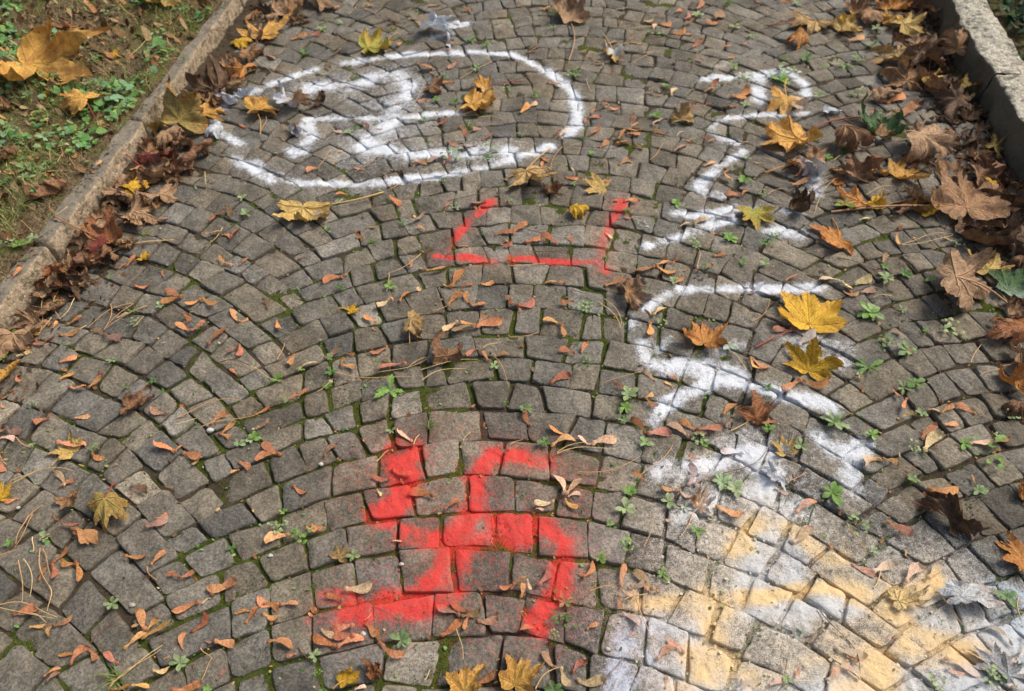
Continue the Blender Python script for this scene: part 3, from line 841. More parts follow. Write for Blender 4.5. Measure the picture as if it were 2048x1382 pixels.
LEAVES = 0
def leaf(px, py, wpx, rot, pal, crumple=.25, label=None, stalk=True, group=None, white=None, lift=0.0, tilt=0.0, shape='maple', name='maple_leaf', cat='maple leaf', painted=0.0, land=None, yscale=1.0):
    """a fallen leaf whose middle shows at px, py and which is about wpx pixels broad; rot: where its tip points in the picture"""
    global LEAVES
    LEAVES += 1
    seed = LEAVES * 13 + 7
    crumple = min(1.0, crumple * 1.3 + (.02 if crumple < .26 else .08))
    rn = np.random.default_rng(seed)
    X, Y, Z0 = ground_point(px, py)
    sc = px_scale(px, py, Z0)
    Rm = wpx * (1.0 if py > 380 else .92) / sc / 1.45
    if crumple > .5: Rm *= 1.0 + .35 * (crumple - .5)
    if shape == 'maple': F, q, t = maple_flat(seed)
    else:
        F, q, t = maple_flat(seed)
        F = F * np.array([.55, 1.1])
    V = np.column_stack([F * Rm, np.zeros(len(F))])
    r = np.linalg.norm(F, axis=1); th = np.arctan2(F[:, 0], F[:, 1])
    # quilted between the veins, ruffled at the rim
    dv = np.min(np.abs(((np.degrees(th)[:, None] - np.array([0, 43, -43, 93, -93])[None]) + 180) % 360 - 180), 1)
    V[:, 2] += Rm * r * (.085 + .17 * crumple) * np.clip(dv / 18, 0, 1) * rn.choice([1, -1], p=[.65, .35])
    V[:, 2] += Rm * (.07 + .34 * crumple) * fbm(F[:, 0] + seed, F[:, 1], 1.9, 3) * (.3 + r)
    V[:, 2] += Rm * (.03 + .12 * crumple) * fbm(F[:, 0] + seed, F[:, 1] + 3, 6.5, 2) * r
    sv = np.sin((r - .012 * dv) * 34 + seed) * np.clip(dv / 10, 0, 1) * np.clip(r * 3, 0, 1)
    V[:, 2] += Rm * (.006 + .016 * crumple) * sv
    k = (rn.uniform(.35, .7) + 2.6 * crumple ** 1.2) / Rm
    sgn = 1 if rn.random() < .72 else -1
    a0 = rn.uniform(-.4, .4) + (0 if rn.random() < .7 else math.pi / 2)
    V = bend(V, a0, sgn * k * .8, 0)
    if crumple > .35: V = bend(V, a0 + rn.uniform(.7, 1.5), (1 if rn.random() < .6 else -1) * k * .55, .15 * Rm)
    # tilt, turn and set down
    tx = tilt + rn.normal(0, .06)
    ty = rn.normal(0, .06)
    cx, sx = math.cos(tx), math.sin(tx)
    V = np.stack([V[:, 0], V[:, 1] * cx - V[:, 2] * sx, V[:, 1] * sx + V[:, 2] * cx], 1)
    cy, sy = math.cos(ty), math.sin(ty)
    V = np.stack([V[:, 0] * cy + V[:, 2] * sy, V[:, 1], -V[:, 0] * sy + V[:, 2] * cy], 1)
    a = math.radians(rot)
    p2 = at(px + 20 * math.cos(a), py - 20 * math.sin(a), Z0); p1 = at(px, py, Z0)
    ga = math.atan2(p2[1] - p1[1], p2[0] - p1[0]) - math.pi / 2
    c_, s_ = math.cos(ga), math.sin(ga)
    V = np.stack([V[:, 0] * c_ - V[:, 1] * s_, V[:, 0] * s_ + V[:, 1] * c_, V[:, 2]], 1)
    mid = (V[:, :2].min(0) + V[:, :2].max(0)) / 2
    V[:, :2] -= mid
    lo = np.percentile(V[:, 2], 4)
    V[:, 2] += -lo + .001
    V[:, 2] = np.maximum(V[:, 2], -.004)
    j = V[0].copy()
    base = np.array([X, Y, Z0 + lift])
    V = V + base
    m1, m2 = PAL[pal]
    vary = rn.uniform(.88, 1.12)
    pc = np.zeros((len(V), 4)); pc[:, :3] = PCOL['white']
    if painted: pc = paint_at(V[:, 0], V[:, 1]); pc[:, 3] *= painted
    if pal == 'white': pc[:, 3] = .93 + .25 * fbm(F[:, 0] * 2 + seed, F[:, 1] * 2, 1, 2)
    if white is not None:            # sprayed from one side: (direction in the picture, amount)
        wa = math.radians(white[0]); dd = (V[:, 0] - X) * math.cos(wa) + (V[:, 1] - Y) * math.sin(wa)
        pc[:, :3] = PCOL['white']; pc[:, 3] = np.clip(white[1] * (.5 + dd / (Rm * .7)), 0, 1)
    fl = np.column_stack([F, np.zeros(len(F))])
    tip = V[1:].copy()
    parts = wpx >= 48 or stalk
    root = empty(name, tuple(base)) if parts else None
    o = mk('blade' if parts else name, V, [q, t], m_leaf, root, tuple(base), tint=np.array(m1) * vary, tint2=np.array(m2) * vary, flat=fl, paint=pc)
    if group is None: group = 'fallen maple leaves'
    if parts:
        M_ = (len(F) - 1) // 9
        i0 = (M_ - 1) // 2
        deg = np.degrees(th[1 + 8 * M_: 1 + 9 * M_])
        VT = []; FT = []; o_ = 0
        for va in (0, 43, -43, 93, -93):
            i_ = int(np.argmin(np.abs(deg - va)))
            idx = [0] + [1 + k_ * M_ + i_ for k_ in range(8)]
            P_ = V[idx] + np.array([0, 0, .0003])
            SV, SF = tube(P_, np.linspace(.0085, .003, 9) * Rm, 5)
            VT.append(SV); FT.append(SF + o_); o_ += len(SV)
        VT = np.concatenate(VT)
        mk('veins', VT, [np.concatenate(FT)], m_straw, root, tuple(base), tint=np.clip(np.array(m1) * (.75 if pal in ('yellow', 'gold', 'paleyellow', 'tan') else 1.25), 0, .7), paint=np.column_stack([np.tile(PCOL['white'], (len(VT), 1)), np.full(len(VT), float(pc[:, 3].mean()))]))
        o = root
    tag(o, label, cat, group)
    if stalk:
        jj = base + j
        if stalk is True:
            L = Rm * rn.uniform(.6, 1.0); d = np.array([math.cos(ga - math.pi / 2), math.sin(ga - math.pi / 2)])
            d = np.array([d[0] * math.cos(.4 * (rn.random() - .5)) - d[1] * math.sin(.4 * (rn.random() - .5)), d[1]])
            end = np.array([jj[0] + d[0] * L, jj[1] + d[1] * L, Z0 + .004])
        else:
            e = ground_point(*stalk[:2]); end = np.array([e[0], e[1], e[2] + .004])
        T_ = np.linspace(0, 1, 9)[:, None]
        P_ = jj * (1 - T_) + end * T_
        sd_ = np.array([-(end - jj)[1], (end - jj)[0], 0]); P_ += sd_ * (.12 * rn.uniform(-1, 1) * np.sin(T_ * np.pi))
        P_[:, 2] += .006 * np.sin(T_[:, 0] * np.pi)
        SV, SF = tube(P_, np.linspace(.0009, .0013, 9) * max(.8, Rm / .05 * .75), 6)
        st = {'red': (.33, .07, .04)}.get(stalk[2] if isinstance(stalk, tuple) and len(stalk) > 2 else '', tuple(.8 * np.array(m1) + .2 * np.array((.35, .16, .08))))
        mk('stalk', SV, [SF], m_straw, root, tuple(jj), tint=st, paint=np.array([[1, 1, 1, 0.0]] * len(SV)))
    if land: LAND.append((land.replace('pinkish leaf dusted white', 'white-dusted pinkish leaf'), px, py))
    return o

L = leaf
# --- the planted bank
L(108,156,262,-22,'gold',.36,'largest leaf on the bank, long golden maple leaf drooping at the left edge',stalk=(2,100),land='largest golden leaf on the left bank',lift=.012)
L(163,218,100,165,'gold',.42,'orange-brown maple leaf with red stalk reaching down over the left kerb',stalk=(280,310,'red'),land='orange leaf with kerb-crossing stalk',lift=.01)
L(233,109,34,20,'yellow',.3,'small bright yellow maple leaf alone on the mossy bank soil',stalk=False,land='small yellow leaf on the bank')
L(95,392,88,200,'brown',.75,'curled brown maple leaf standing on the bank edge behind the kerb',stalk=False,land='curled brown leaf on the bank edge')
L(325,6,115,200,'olive',.35,'pale olive-brown maple leaf on the bank at the top of the view',stalk=False)
L(12,218,48,200,'pinkbrown',.6,'pinkish brown leaf scrap beneath the long golden leaf at the left edge',stalk=False)
L(20,318,62,230,'brown',.75,'dull brown crumpled leaf half hidden among weeds at the left edge of the bank',stalk=False)
L(97,196,38,0,'yellow',.5,'small yellow leaf peeping out under the long golden maple leaf',stalk=False)
L(142,66,54,160,'rust',.55,'thin rusty leaf scrap on bare bank soil above the golden leaf',stalk=False)
# --- along the left kerb
L(532,66,112,60,'gold',.25,'broad golden-orange maple leaf mottled green beside the upper left kerb',stalk=False,land='golden mottled leaf beside the upper left kerb')
L(484,92,48,20,'yellow',.35,'small bright yellow maple leaf tucked against the upper left kerb',stalk=False)
L(577,28,74,30,'palebrown',.5,'pale brown maple leaf in the top left heap, behind the mottled golden leaf',stalk=False)
L(645,14,82,10,'palebrown',.4,'tan-brown maple leaf at the end of the top left leaf heap, on the cobbles',stalk=False)
L(528,22,58,120,'dark',.7,'dark purple-brown curled leaf in the top left heap by the kerb',stalk=False)
L(620,4,46,45,'gold',.4,'golden leaf at the very top edge, on the top left heap',stalk=False)
L(478,150,84,170,'orange',.5,'orange-brown folded maple leaf between the kerb and the sprayed oval',stalk=False)
L(428,176,96,150,'dark',.85,'dark brown tightly curled maple leaf against the left kerb',stalk=False,land='dark curled leaf against the left kerb')
L(418,238,100,-20,'gold',.3,'ochre and green mottled maple leaf beside the left end of the oval',stalk=False,land='mottled leaf beside the left end of the oval')
L(400,240,48,100,'red',.7,'small dark red curled leaf lying on the mottled maple leaf',stalk=False,lift=.012)
L(366,254,112,75,'olive',.62,'tall folded ochre maple leaf propped up beside the left kerb',stalk=(310,195),land='tall folded ochre leaf by the left kerb',lift=.01,tilt=.5)
L(303,290,80,40,'red',.4,'dark red maple leaf below the tall folded ochre leaf',stalk=False,land='dark red leaf by the left kerb')
L(345,318,66,0,'brown',.6,'brown crumpled leaf at the foot of the tall ochre leaf',stalk=False)
L(398,328,62,-30,'brown',.65,'brown crumpled leaf between the ochre leaf and the sprayed oval',stalk=False)
L(322,350,78,10,'palebrown',.6,'flattened tan-brown leaf in the litter above the yellow kerbside leaf',stalk=False)
L(526,226,72,10,'gold',.3,'broad light orange maple leaf lying just inside the left side of the oval',stalk=(522,272),land='light orange leaf just inside the oval')
L(592,214,66,60,'palebrown',.7,'curled tan maple leaf with its left half sprayed white, inside the oval',stalk=False,white=(170,1.0),land='curled half-white leaf inside the oval')
L(590,265,54,70,'pinkbrown',.65,'smaller pinkish curled leaf sprayed white on its lower half, inside the oval',stalk=False,white=(-80,1.0))
L(645,205,48,0,'dark',.75,'small dark brown curled leaf right of the half-white leaf in the oval',stalk=False)
L(455,208,52,100,'white',.8,'crumpled white-sprayed leaf in the litter where the oval meets the kerb litter, upper one',stalk=False)
L(490,196,44,40,'white',.85,'crumpled white and purple leaf scrap on the upper left part of the oval',stalk=False)
L(430,268,42,200,'white',.7,'small white-sprayed leaf tip at the leftmost point of the oval',stalk=False)
L(268,386,74,20,'yellow',.4,'bright yellow maple leaf in the heap by the middle of the left kerb',stalk=False,land='bright yellow leaf in the left kerb heap')
L(262,415,74,170,'dark',.7,'dark brown leaf under the bright yellow leaf in the left kerb heap',stalk=False)
L(330,398,66,80,'palebrown',.6,'reddish tan leaf standing at the right end of the left kerb heap',stalk=False)
L(292,437,84,-10,'palebrown',.5,'tan maple leaf between the yellow leaf and the large red-brown leaf',stalk=False)
L(222,468,118,60,'rust',.3,'large red-brown maple leaf leaning on the left kerb',stalk=(110,435),land='large red-brown leaf leaning on the left kerb',lift=.008)
L(200,500,56,200,'red',.65,'dark purple-brown leaf under the large red-brown leaf at the left kerb',stalk=False)
L(291,518,36,-10,'yellow',.3,'small yellow leaf on the cobbles below the large red-brown leaf',stalk=False)
L(118,562,52,-50,'rust',.6,'crumpled orange-brown leaf in the kerb litter at the lower left',stalk=False)
L(142,582,58,-10,'dark',.8,'shredded dark brown leaf in the kerb litter at the lower left',stalk=False)
L(14,757,64,-60,'gold',.4,'yellow-orange leaf scrap at the left edge of the view below the kerb',stalk=False,land='yellow-orange scrap at the left edge')
L(4,988,62,80,'yellow',.15,'bright yellow leaf cut off by the left edge of the view',stalk=False,land='bright yellow leaf cut off at the left edge')
# --- the middle of the path
L(752,98,92,10,'greenyellow',.35,'yellow-green maple leaf touching the top of the oval',stalk=False,land='yellow-green leaf on top of the oval')
L(880,72,92,-15,'white',.75,'white-sprayed curled leaf above the oval',stalk=False,land='white leaf above the oval',lift=.006)
L(1140,32,104,95,'palebrown',.35,'large plain brown maple leaf at the top centre of the path',stalk=(1137,125),land='large brown leaf at the top centre',tilt=.25)
L(1226,117,72,-90,'paleyellow',.45,'pale yellow maple leaf with one white-sprayed lobe, right of the oval',stalk=(1207,72),white=(70,.8),land='pale yellow leaf with a white lobe')
L(965,177,72,170,'gold',.35,'upper of two orange maple leaves inside the right part of the oval',stalk=(1045,167,'red'),white=(-85,.35))
L(957,213,86,-5,'gold',.4,'lower of two orange maple leaves inside the right part of the oval',stalk=False,land='lower orange leaf inside the oval')
L(868,182,46,60,'brown',.8,'small brown curled leaf left of the orange leaves inside the oval',stalk=False)
L(1062,366,122,-70,'tan',.34,'large tan maple leaf on the lower edge of the oval',stalk=(1102,300),land='large tan leaf below the oval')
L(1188,375,74,170,'paleyellow',.18,'pale yellow maple leaf right of the large tan leaf',stalk=False,land='pale yellow leaf above the red four')
L(1157,428,62,10,'yellow',.45,'bright yellow folded maple leaf inside the red four',stalk=False,land='bright yellow leaf inside the red four')
L(1105,385,54,-60,'brown',.6,'brown leaf scrap between the tan and the pale yellow leaf',stalk=False)
L(611,436,118,-100,'paleyellow',.28,'large tan maple leaf with a long pale stalk on bare cobbles below the oval',stalk=(768,388),land='large tan leaf with the long stalk')
L(709,623,34,10,'yellow',.25,'tiny bright yellow maple leaf alone in the middle of the path',stalk=(676,622),land='tiny yellow leaf mid path')
L(828,657,62,-20,'tan',.5,'small curled tan leaf in the middle of the path',stalk=(820,690),land='small curled tan leaf mid path')
L(898,708,66,90,'brown',.9,'tightly curled brown leaf standing up in the middle of the path',stalk=False,land='curled brown leaf mid path')
L(281,808,88,10,'brown',.5,'shrivelled brown maple leaf on the lower left cobbles',stalk=False,land='shrivelled brown leaf lower left')
L(1362,238,56,100,'tan',.7,'narrow twisted tan leaf between the oval and the right hand figures',stalk=(1422,210,'red'),tilt=.6,land='narrow twisted tan leaf')
L(1406,676,96,75,'orange',.4,'orange-brown curled maple leaf on the white-sprayed cobbles',stalk=False,land='orange-brown curled leaf on white paint')
L(1612,630,124,95,'yellow',.18,'large bright yellow maple leaf, upper of two on the right cobbles',stalk=(1510,698,'red'),land='upper large yellow leaf')
L(1614,726,108,78,'yellow',.36,'bright yellow maple leaf, lower of two on the right cobbles',stalk=False,land='lower yellow leaf on the right',tilt=.25)
L(1510,823,74,60,'rust',.6,'dark rust curled leaf among white-sprayed cobbles',stalk=False,land='rust leaf among white cobbles')
L(1567,895,60,110,'paleyellow',.25,'small pale tan maple leaf on the white-sprayed cobbles below the yellow leaves',stalk=False,land='small pale tan leaf on white paint')
L(1268,592,74,10,'pinkbrown',.8,'shredded brown leaf flecked with white left of the horizontal white line',stalk=False,white=(0,.35),land='shredded brown leaf by the white line')
L(222,1036,116,-90,'olive',.3,'olive-yellow maple leaf with upright red stalk on the lower left cobbles',stalk=(231,967,'red'),land='olive-yellow leaf with red stalk',lift=.008)
L(136,896,74,150,'paleyellow',.3,'yellow-tan maple leaf on the left cobbles above the olive one',stalk=(108,934),land='yellow-tan leaf on the left cobbles')
L(141,1003,50,-40,'pinkbrown',.75,'small crumpled pink-brown leaf left of the olive-yellow leaf',stalk=False)
L(698,1357,54,30,'yellow',.35,'small yellow leaf with pale stalk at the bottom left of the red figure',stalk=(668,1380),land='small yellow leaf at the bottom')
L(932,1368,80,95,'gold',.35,'orange-tan maple leaf at the bottom edge below the red figure',stalk=False,land='orange-tan leaf at the bottom edge')
L(1043,1358,92,70,'gold',.3,'golden maple leaf with dark edge at the bottom edge, right of the orange-tan one',stalk=False,land='golden leaf at the bottom edge',tilt=.25)
L(683,1110,40,60,'tan',.2,'small tan leaf scrap left of the red figure',stalk=False,land='tan scrap left of the red figure')
L(744,1345,58,60,'rust',.7,'folded red-brown leaf right of the small yellow leaf at the bottom',stalk=False)
# --- right side
L(1625,54,92,-100,'tan',.35,'large tan-orange maple leaf near the top right figures',stalk=(1535,55,'red'),land='large tan-orange leaf near the top right')
L(1592,88,60,200,'orange',.5,'orange-red leaf tucked under the large tan-orange leaf',stalk=False)
L(1690,49,42,20,'yellow',.3,'small bright yellow leaf right of the large tan-orange leaf',stalk=False)
L(1712,24,84,70,'pinkbrown',.5,'pinkish brown maple leaf at the top of the right leaf heap',stalk=False)
L(1738,44,56,250,'pinkbrown',.7,'purplish brown curled leaf under the pinkish one in the right heap',stalk=False)
L(1786,18,76,60,'orange',.55,'orange-brown leaf at the top edge against the granite kerb',stalk=False)
L(1836,18,56,20,'brown',.6,'brown leaf at the top edge touching the granite kerb',stalk=False)
L(1778,47,48,170,'gold',.6,'tan-yellow curled leaf in the top of the right heap',stalk=False)
L(1775,122,90,180,'tan',.38,'golden-brown veined maple leaf at the near edge of the top right heap',stalk=(1870,75),land='golden-brown veined leaf in the right heap')
L(1812,62,82,10,'paleyellow',.3,'pale olive-yellow maple leaf across the top right heap',stalk=False)
L(1700,64,66,0,'paleyellow',.35,'flat pale olive leaf under the bright yellow leaf near the top right',stalk=False)
L(1905,107,80,80,'pinkbrown',.75,'tall folded purple-brown leaf leaning on the granite kerb',stalk=False,tilt=.7,land='tall folded leaf on the granite kerb',lift=.012)
L(1850,92,70,0,'palebrown',.75,'rolled light brown leaf in the shade left of the tall folded leaf',stalk=False)
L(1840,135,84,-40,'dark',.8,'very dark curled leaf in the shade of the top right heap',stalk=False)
L(1802,166,70,90,'pinkbrown',.7,'purplish cupped maple leaf with pale rim below the golden-brown leaf',stalk=False,land='purplish cupped leaf')
L(1853,166,66,10,'paleyellow',.4,'pale yellow leaf right of the purplish cupped leaf',stalk=False)
L(1932,172,54,80,'olive',.45,'small olive-yellow leaf leaning on the foot of the granite kerb',stalk=False,land='small olive leaf at the granite kerb')
L(1878,192,92,200,'pinkbrown',.45,'red-brown maple leaf between the pale yellow and the olive leaf',stalk=False)
L(1775,197,86,15,'palebrown',.7,'narrow curled orange-tan leaf strip above the green leaf',stalk=False,shape='long')
L(1893,228,96,190,'dark',.5,'dark plum maple leaf in the shade of the granite kerb, above the tan leaf',stalk=False)
L(1572,218,96,-90,'gold',.4,'orange-brown maple leaf with white-sprayed tip on the upper right figure',stalk=(1574,160),white=(-30,.45),land='orange leaf on the upper right figure')
L(1664,228,50,0,'white',.55,'small boat-shaped leaf half sprayed white right of the orange leaf',stalk=False,shape='long')
L(1750,258,122,80,'green',.35,'dark green leaf, the only green one on the right of the path',stalk=False,land='dark green leaf on the right')
L(1573,290,136,200,'gold',.35,'largest golden-orange maple leaf on the right hand figures',stalk=(1725,238,'red'),land='golden-orange leaf on the right figures',lift=.006)
L(1698,294,112,-10,'brown',.6,'brown maple leaf right of the golden-orange one',stalk=False,lift=.01)
L(1762,268,62,30,'pinkbrown',.5,'reddish brown leaf beneath the dark green leaf',stalk=False)
L(1842,264,44,0,'palebrown',.5,'small tan leaf right of the dark green leaf',stalk=False)
L(1842,306,128,-10,'palebrown',.45,'large tan-brown maple leaf with fingers hanging down, right of the golden one',stalk=False,land='large tan-brown fingered leaf',lift=.008)
L(1806,350,108,15,'gold',.3,'yellow-orange maple leaf below the tan-brown fingered leaf',stalk=False,land='yellow-orange leaf below the fingered leaf')
L(1738,344,50,200,'gold',.6,'small folded orange-yellow leaf left of the yellow-orange leaf',stalk=False)
L(1592,340,72,200,'orange',.4,'orange leaf with white paint on its right side, below the golden-orange leaf',stalk=(1530,350),white=(0,.7))
L(1630,345,70,-10,'pinkbrown',.6,'pinkish brown leaf streaked with white paint beside the orange leaf',stalk=False,white=(-60,.8))
L(1700,350,74,100,'brown',.8,'brown shrivelled leaf between the white-streaked and the yellow-orange leaf',stalk=False)
L(1672,368,38,60,'orange',.35,'small deep orange leaf below the shrivelled brown leaf',stalk=False)
L(1987,306,52,30,'olive',.6,'small yellow-brown leaf at the foot of the granite kerb, upper',stalk=False)
L(1906,352,72,0,'pinkbrown',.35,'flat pinkish brown leaf above the largest brown leaf',stalk=False)
L(1964,360,84,0,'brown',.65,'crumpled brown leaf at the foot of the granite kerb, above the dark pile',stalk=False)
L(1915,408,172,95,'pinkbrown',.28,'largest red-brown maple leaf of all at the right edge of the path',stalk=(1660,428),land='largest red-brown leaf on the right',lift=.02,tilt=.2)
L(1956,400,32,200,'yellow',.2,'tiny yellow maple leaf lying on the largest red-brown leaf',stalk=False,lift=.062)
L(1955,475,150,-10,'dark',.55,'dark brown leaf hanging below the largest red-brown leaf',stalk=False,land='dark leaf below the largest one')
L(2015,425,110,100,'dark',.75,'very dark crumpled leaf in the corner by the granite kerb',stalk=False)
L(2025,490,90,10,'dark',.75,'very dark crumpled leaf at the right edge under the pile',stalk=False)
L(1830,400,80,200,'palebrown',.45,'pale tan leaf tucked behind the left lobe of the largest red-brown leaf',stalk=False)
L(1813,424,58,180,'brown',.8,'rolled brown leaf left of the largest red-brown leaf',stalk=False)
L(1852,424,58,20,'yellow',.45,'bright yellow leaf pinned under the largest red-brown leaf',stalk=False)
L(1746,411,52,-20,'yellow',.5,'yellow folded leaf above the weed on the right cobbles',stalk=False)
L(1697,408,82,190,'orange',.3,'flat orange-pink leaf left of the yellow folded leaf',stalk=False)
L(1598,420,94,10,'dark',.75,'dark brown curled leaf beside the white crossed strokes',stalk=(1700,348),land='dark curled leaf by the white strokes')
L(1511,441,84,-70,'greenyellow',.25,'yellow-green maple leaf on the white crossed strokes',stalk=False,land='yellow-green leaf on the white strokes')
L(1660,484,88,190,'orange',.25,'bright orange maple leaf alone on the right cobbles',stalk=(1662,440),land='bright orange leaf on the right cobbles')
L(1967,530,88,120,'paleyellow',.3,'yellow-tan maple leaf at the right edge above the brown veined leaf',stalk=False,land='yellow-tan leaf at the right edge')
L(1918,588,136,-10,'palebrown',.38,'brown strongly veined maple leaf at the right edge',stalk=(2030,628),land='brown veined leaf at the right edge',lift=.012)
L(2012,570,84,120,'green',.25,'dull grey-green leaf at the right edge beside the brown veined leaf',stalk=False,white=(-90,.3))
L(2008,670,104,160,'rust',.6,'dark rust-brown curled leaf at the right edge, below the veined leaf',stalk=False,land='dark rust leaf at the right edge')
L(2025,640,60,0,'palebrown',.8,'rolled tan leaf on top of the dark rust leaf at the right edge',stalk=False,lift=.02)
L(2025,775,76,100,'orange',.6,'orange-brown leaf at the right edge, second below the veined leaf',stalk=False,land='orange-brown leaf at the right edge')
L(2030,830,60,-60,'brown',.75,'brown shrivelled leaf at the right edge under the orange-brown leaf',stalk=False)
L(2022,1108,86,150,'orange',.2,'flat pale orange leaf at the right edge above the blue-sprayed cobbles',stalk=False,land='flat pale orange leaf at the right edge')
L(2040,985,54,100,'orange',.6,'orange-brown curled scrap at the right edge, below the middle',stalk=False)
L(1892,1036,82,60,'dark',.75,'dark brown curled leaf above the yellow sprayed cobbles',stalk=(1820,1008,'red'),land='dark curled leaf above the yellow paint')
L(1812,1198,108,15,'painted',.4,'folded leaf sprayed yellow across the yellow painted cobbles',stalk=False,shape='long',land='leaf sprayed yellow')
L(1938,1196,118,0,'greyblue',.55,'long grey-blue sprayed leaf, right of the yellow-sprayed one',stalk=False,shape='long',land='grey-blue sprayed leaf')
L(1990,1325,84,100,'greyblue',.2,'flat pale blue sprayed leaf near the bottom right corner',stalk=False,land='flat pale blue leaf in the corner')
L(2018,1345,60,40,'greyblue',.3,'small pale blue sprayed leaf in the bottom right corner',stalk=False)
L(1402,1000,78,60,'pinkbrown',.45,'pinkish leaf dusted white at the left of the lower white figure',stalk=False,white=(-20,.6),land='pinkish leaf dusted white')
L(1541,960,60,200,'white',.6,'curled white and pink leaf in the middle of the lower white figure',stalk=False)

# more of the dry heap along both kerbs
HEAP = []
def heap(pxs, pals, lab, grp, size=(38, 70)):
    for (x, y) in pxs:
        pl_ = random.choice(pals)
        o_ = L(x + random.uniform(-6, 6), y + random.uniform(-5, 5), random.uniform(*size) * (.75 + y / 2500), random.uniform(0, 360), pl_, random.uniform(.5, .95), lab, stalk=random.random() < .25, group=grp)
        HEAP.append((o_, x, y, {'dark': 'dark brown', 'brown': 'brown', 'palebrown': 'light brown', 'pinkbrown': 'pinkish brown'}[pl_] + ' heap leaf'))
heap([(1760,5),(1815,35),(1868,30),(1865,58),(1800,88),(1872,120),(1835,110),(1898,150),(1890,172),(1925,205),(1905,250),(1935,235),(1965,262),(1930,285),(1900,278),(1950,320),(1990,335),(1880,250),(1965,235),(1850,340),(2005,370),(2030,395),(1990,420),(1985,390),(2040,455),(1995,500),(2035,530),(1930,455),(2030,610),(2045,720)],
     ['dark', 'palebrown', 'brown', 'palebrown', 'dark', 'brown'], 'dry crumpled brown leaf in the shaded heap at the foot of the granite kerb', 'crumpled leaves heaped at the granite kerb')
heap([(548,45),(508,48),(600,50),(500,120),(455,130),(520,110),(400,150),(395,200),(440,200),(385,225),(330,255),(290,310),(270,320),(325,335),(375,345),(300,360),(250,350),(350,372),(245,400),(285,410),(310,420),(235,430),(265,455),(250,490),(215,520),(265,500),(185,525),(160,560),(100,590),(125,620),(90,640),(205,440),(190,470),(230,400),(255,370),(175,500),(420,215),(350,275),(410,300),(60,650),(40,690),(150,545),(560,15),(590,20),(470,175),(520,75),(370,300)],
     ['brown', 'palebrown', 'palebrown', 'dark', 'pinkbrown', 'palebrown'], 'dry crumpled brown leaf in the litter strip along the left kerb', 'crumpled leaves along the left kerb', (44, 74))

LAND += [('red four', 1150, 500), ('left end of the red four', 900, 490), ('top of the lower red figure', 820, 910), ('bottom of the lower red figure', 860, 1200),
         ('right foot of the lower red figure', 1090, 1230), ('white horizontal line', 1500, 577), ('right side of the oval', 1150, 210), ('bottom of the oval', 740, 365),
         ('figure inside the oval', 790, 250), ('topmost right hand white figure', 1540, 155), ('yellow and blue sprayed cobbles', 1560, 1180), ('lower white figure', 1600, 920),
         ('white crossed strokes', 1440, 440), ('pale granite cobble on the left', 440, 633), ('bottom left corner', 20, 1370)]

ORD = ['closest', 'second closest', 'third closest', 'fourth closest', 'fifth closest', 'sixth closest', 'seventh closest', 'eighth closest', 'ninth closest', 'tenth closest', 'eleventh closest', 'twelfth closest',
       'thirteenth closest', 'fourteenth closest', 'fifteenth closest', 'sixteenth closest', 'seventeenth closest', 'eighteenth closest', 'nineteenth closest', 'twentieth closest', 'twenty-first closest', 'twenty-second closest', 'twenty-third closest', 'twenty-fourth closest', 'twenty-fifth closest', 'twenty-sixth closest', 'twenty-seventh closest', 'twenty-eighth closest']
def rank_labels(items, kinds):
    """items: (obj, px, py, description): name each by its rank among its like from a landmark one can find"""
    P = np.array([(a[1], a[2]) for a in items]); LP = np.array([(a[1], a[2]) for a in LAND])
    D = np.hypot(P[:, None, 0] - LP[None, :, 0], (P[:, None, 1] - LP[None, :, 1]) * 1.3)
    rk = np.argsort(np.argsort(D, 0), 0)
    score = rk + D / 400.0
    for i, it in enumerate(items):
        for j in np.argsort(score[i]):
            r = rk[i, j]
            if r < len(ORD):
                lab = f"{it[3]}, {ORD[r].split()[0]} {kinds} from the {LAND[j][0]}" if r else f"{it[3]}, nearest {kinds} to the {LAND[j][0]}"
                if len(lab.replace('-', ' ').split()) > 16: continue
                it[0]['label'] = lab
                break
        else:
            j = int(np.argmin(D[i])); it[0]['label'] = f"{it[3]} quite near the {LAND[j][0]}"

rank_labels(HEAP, 'one')

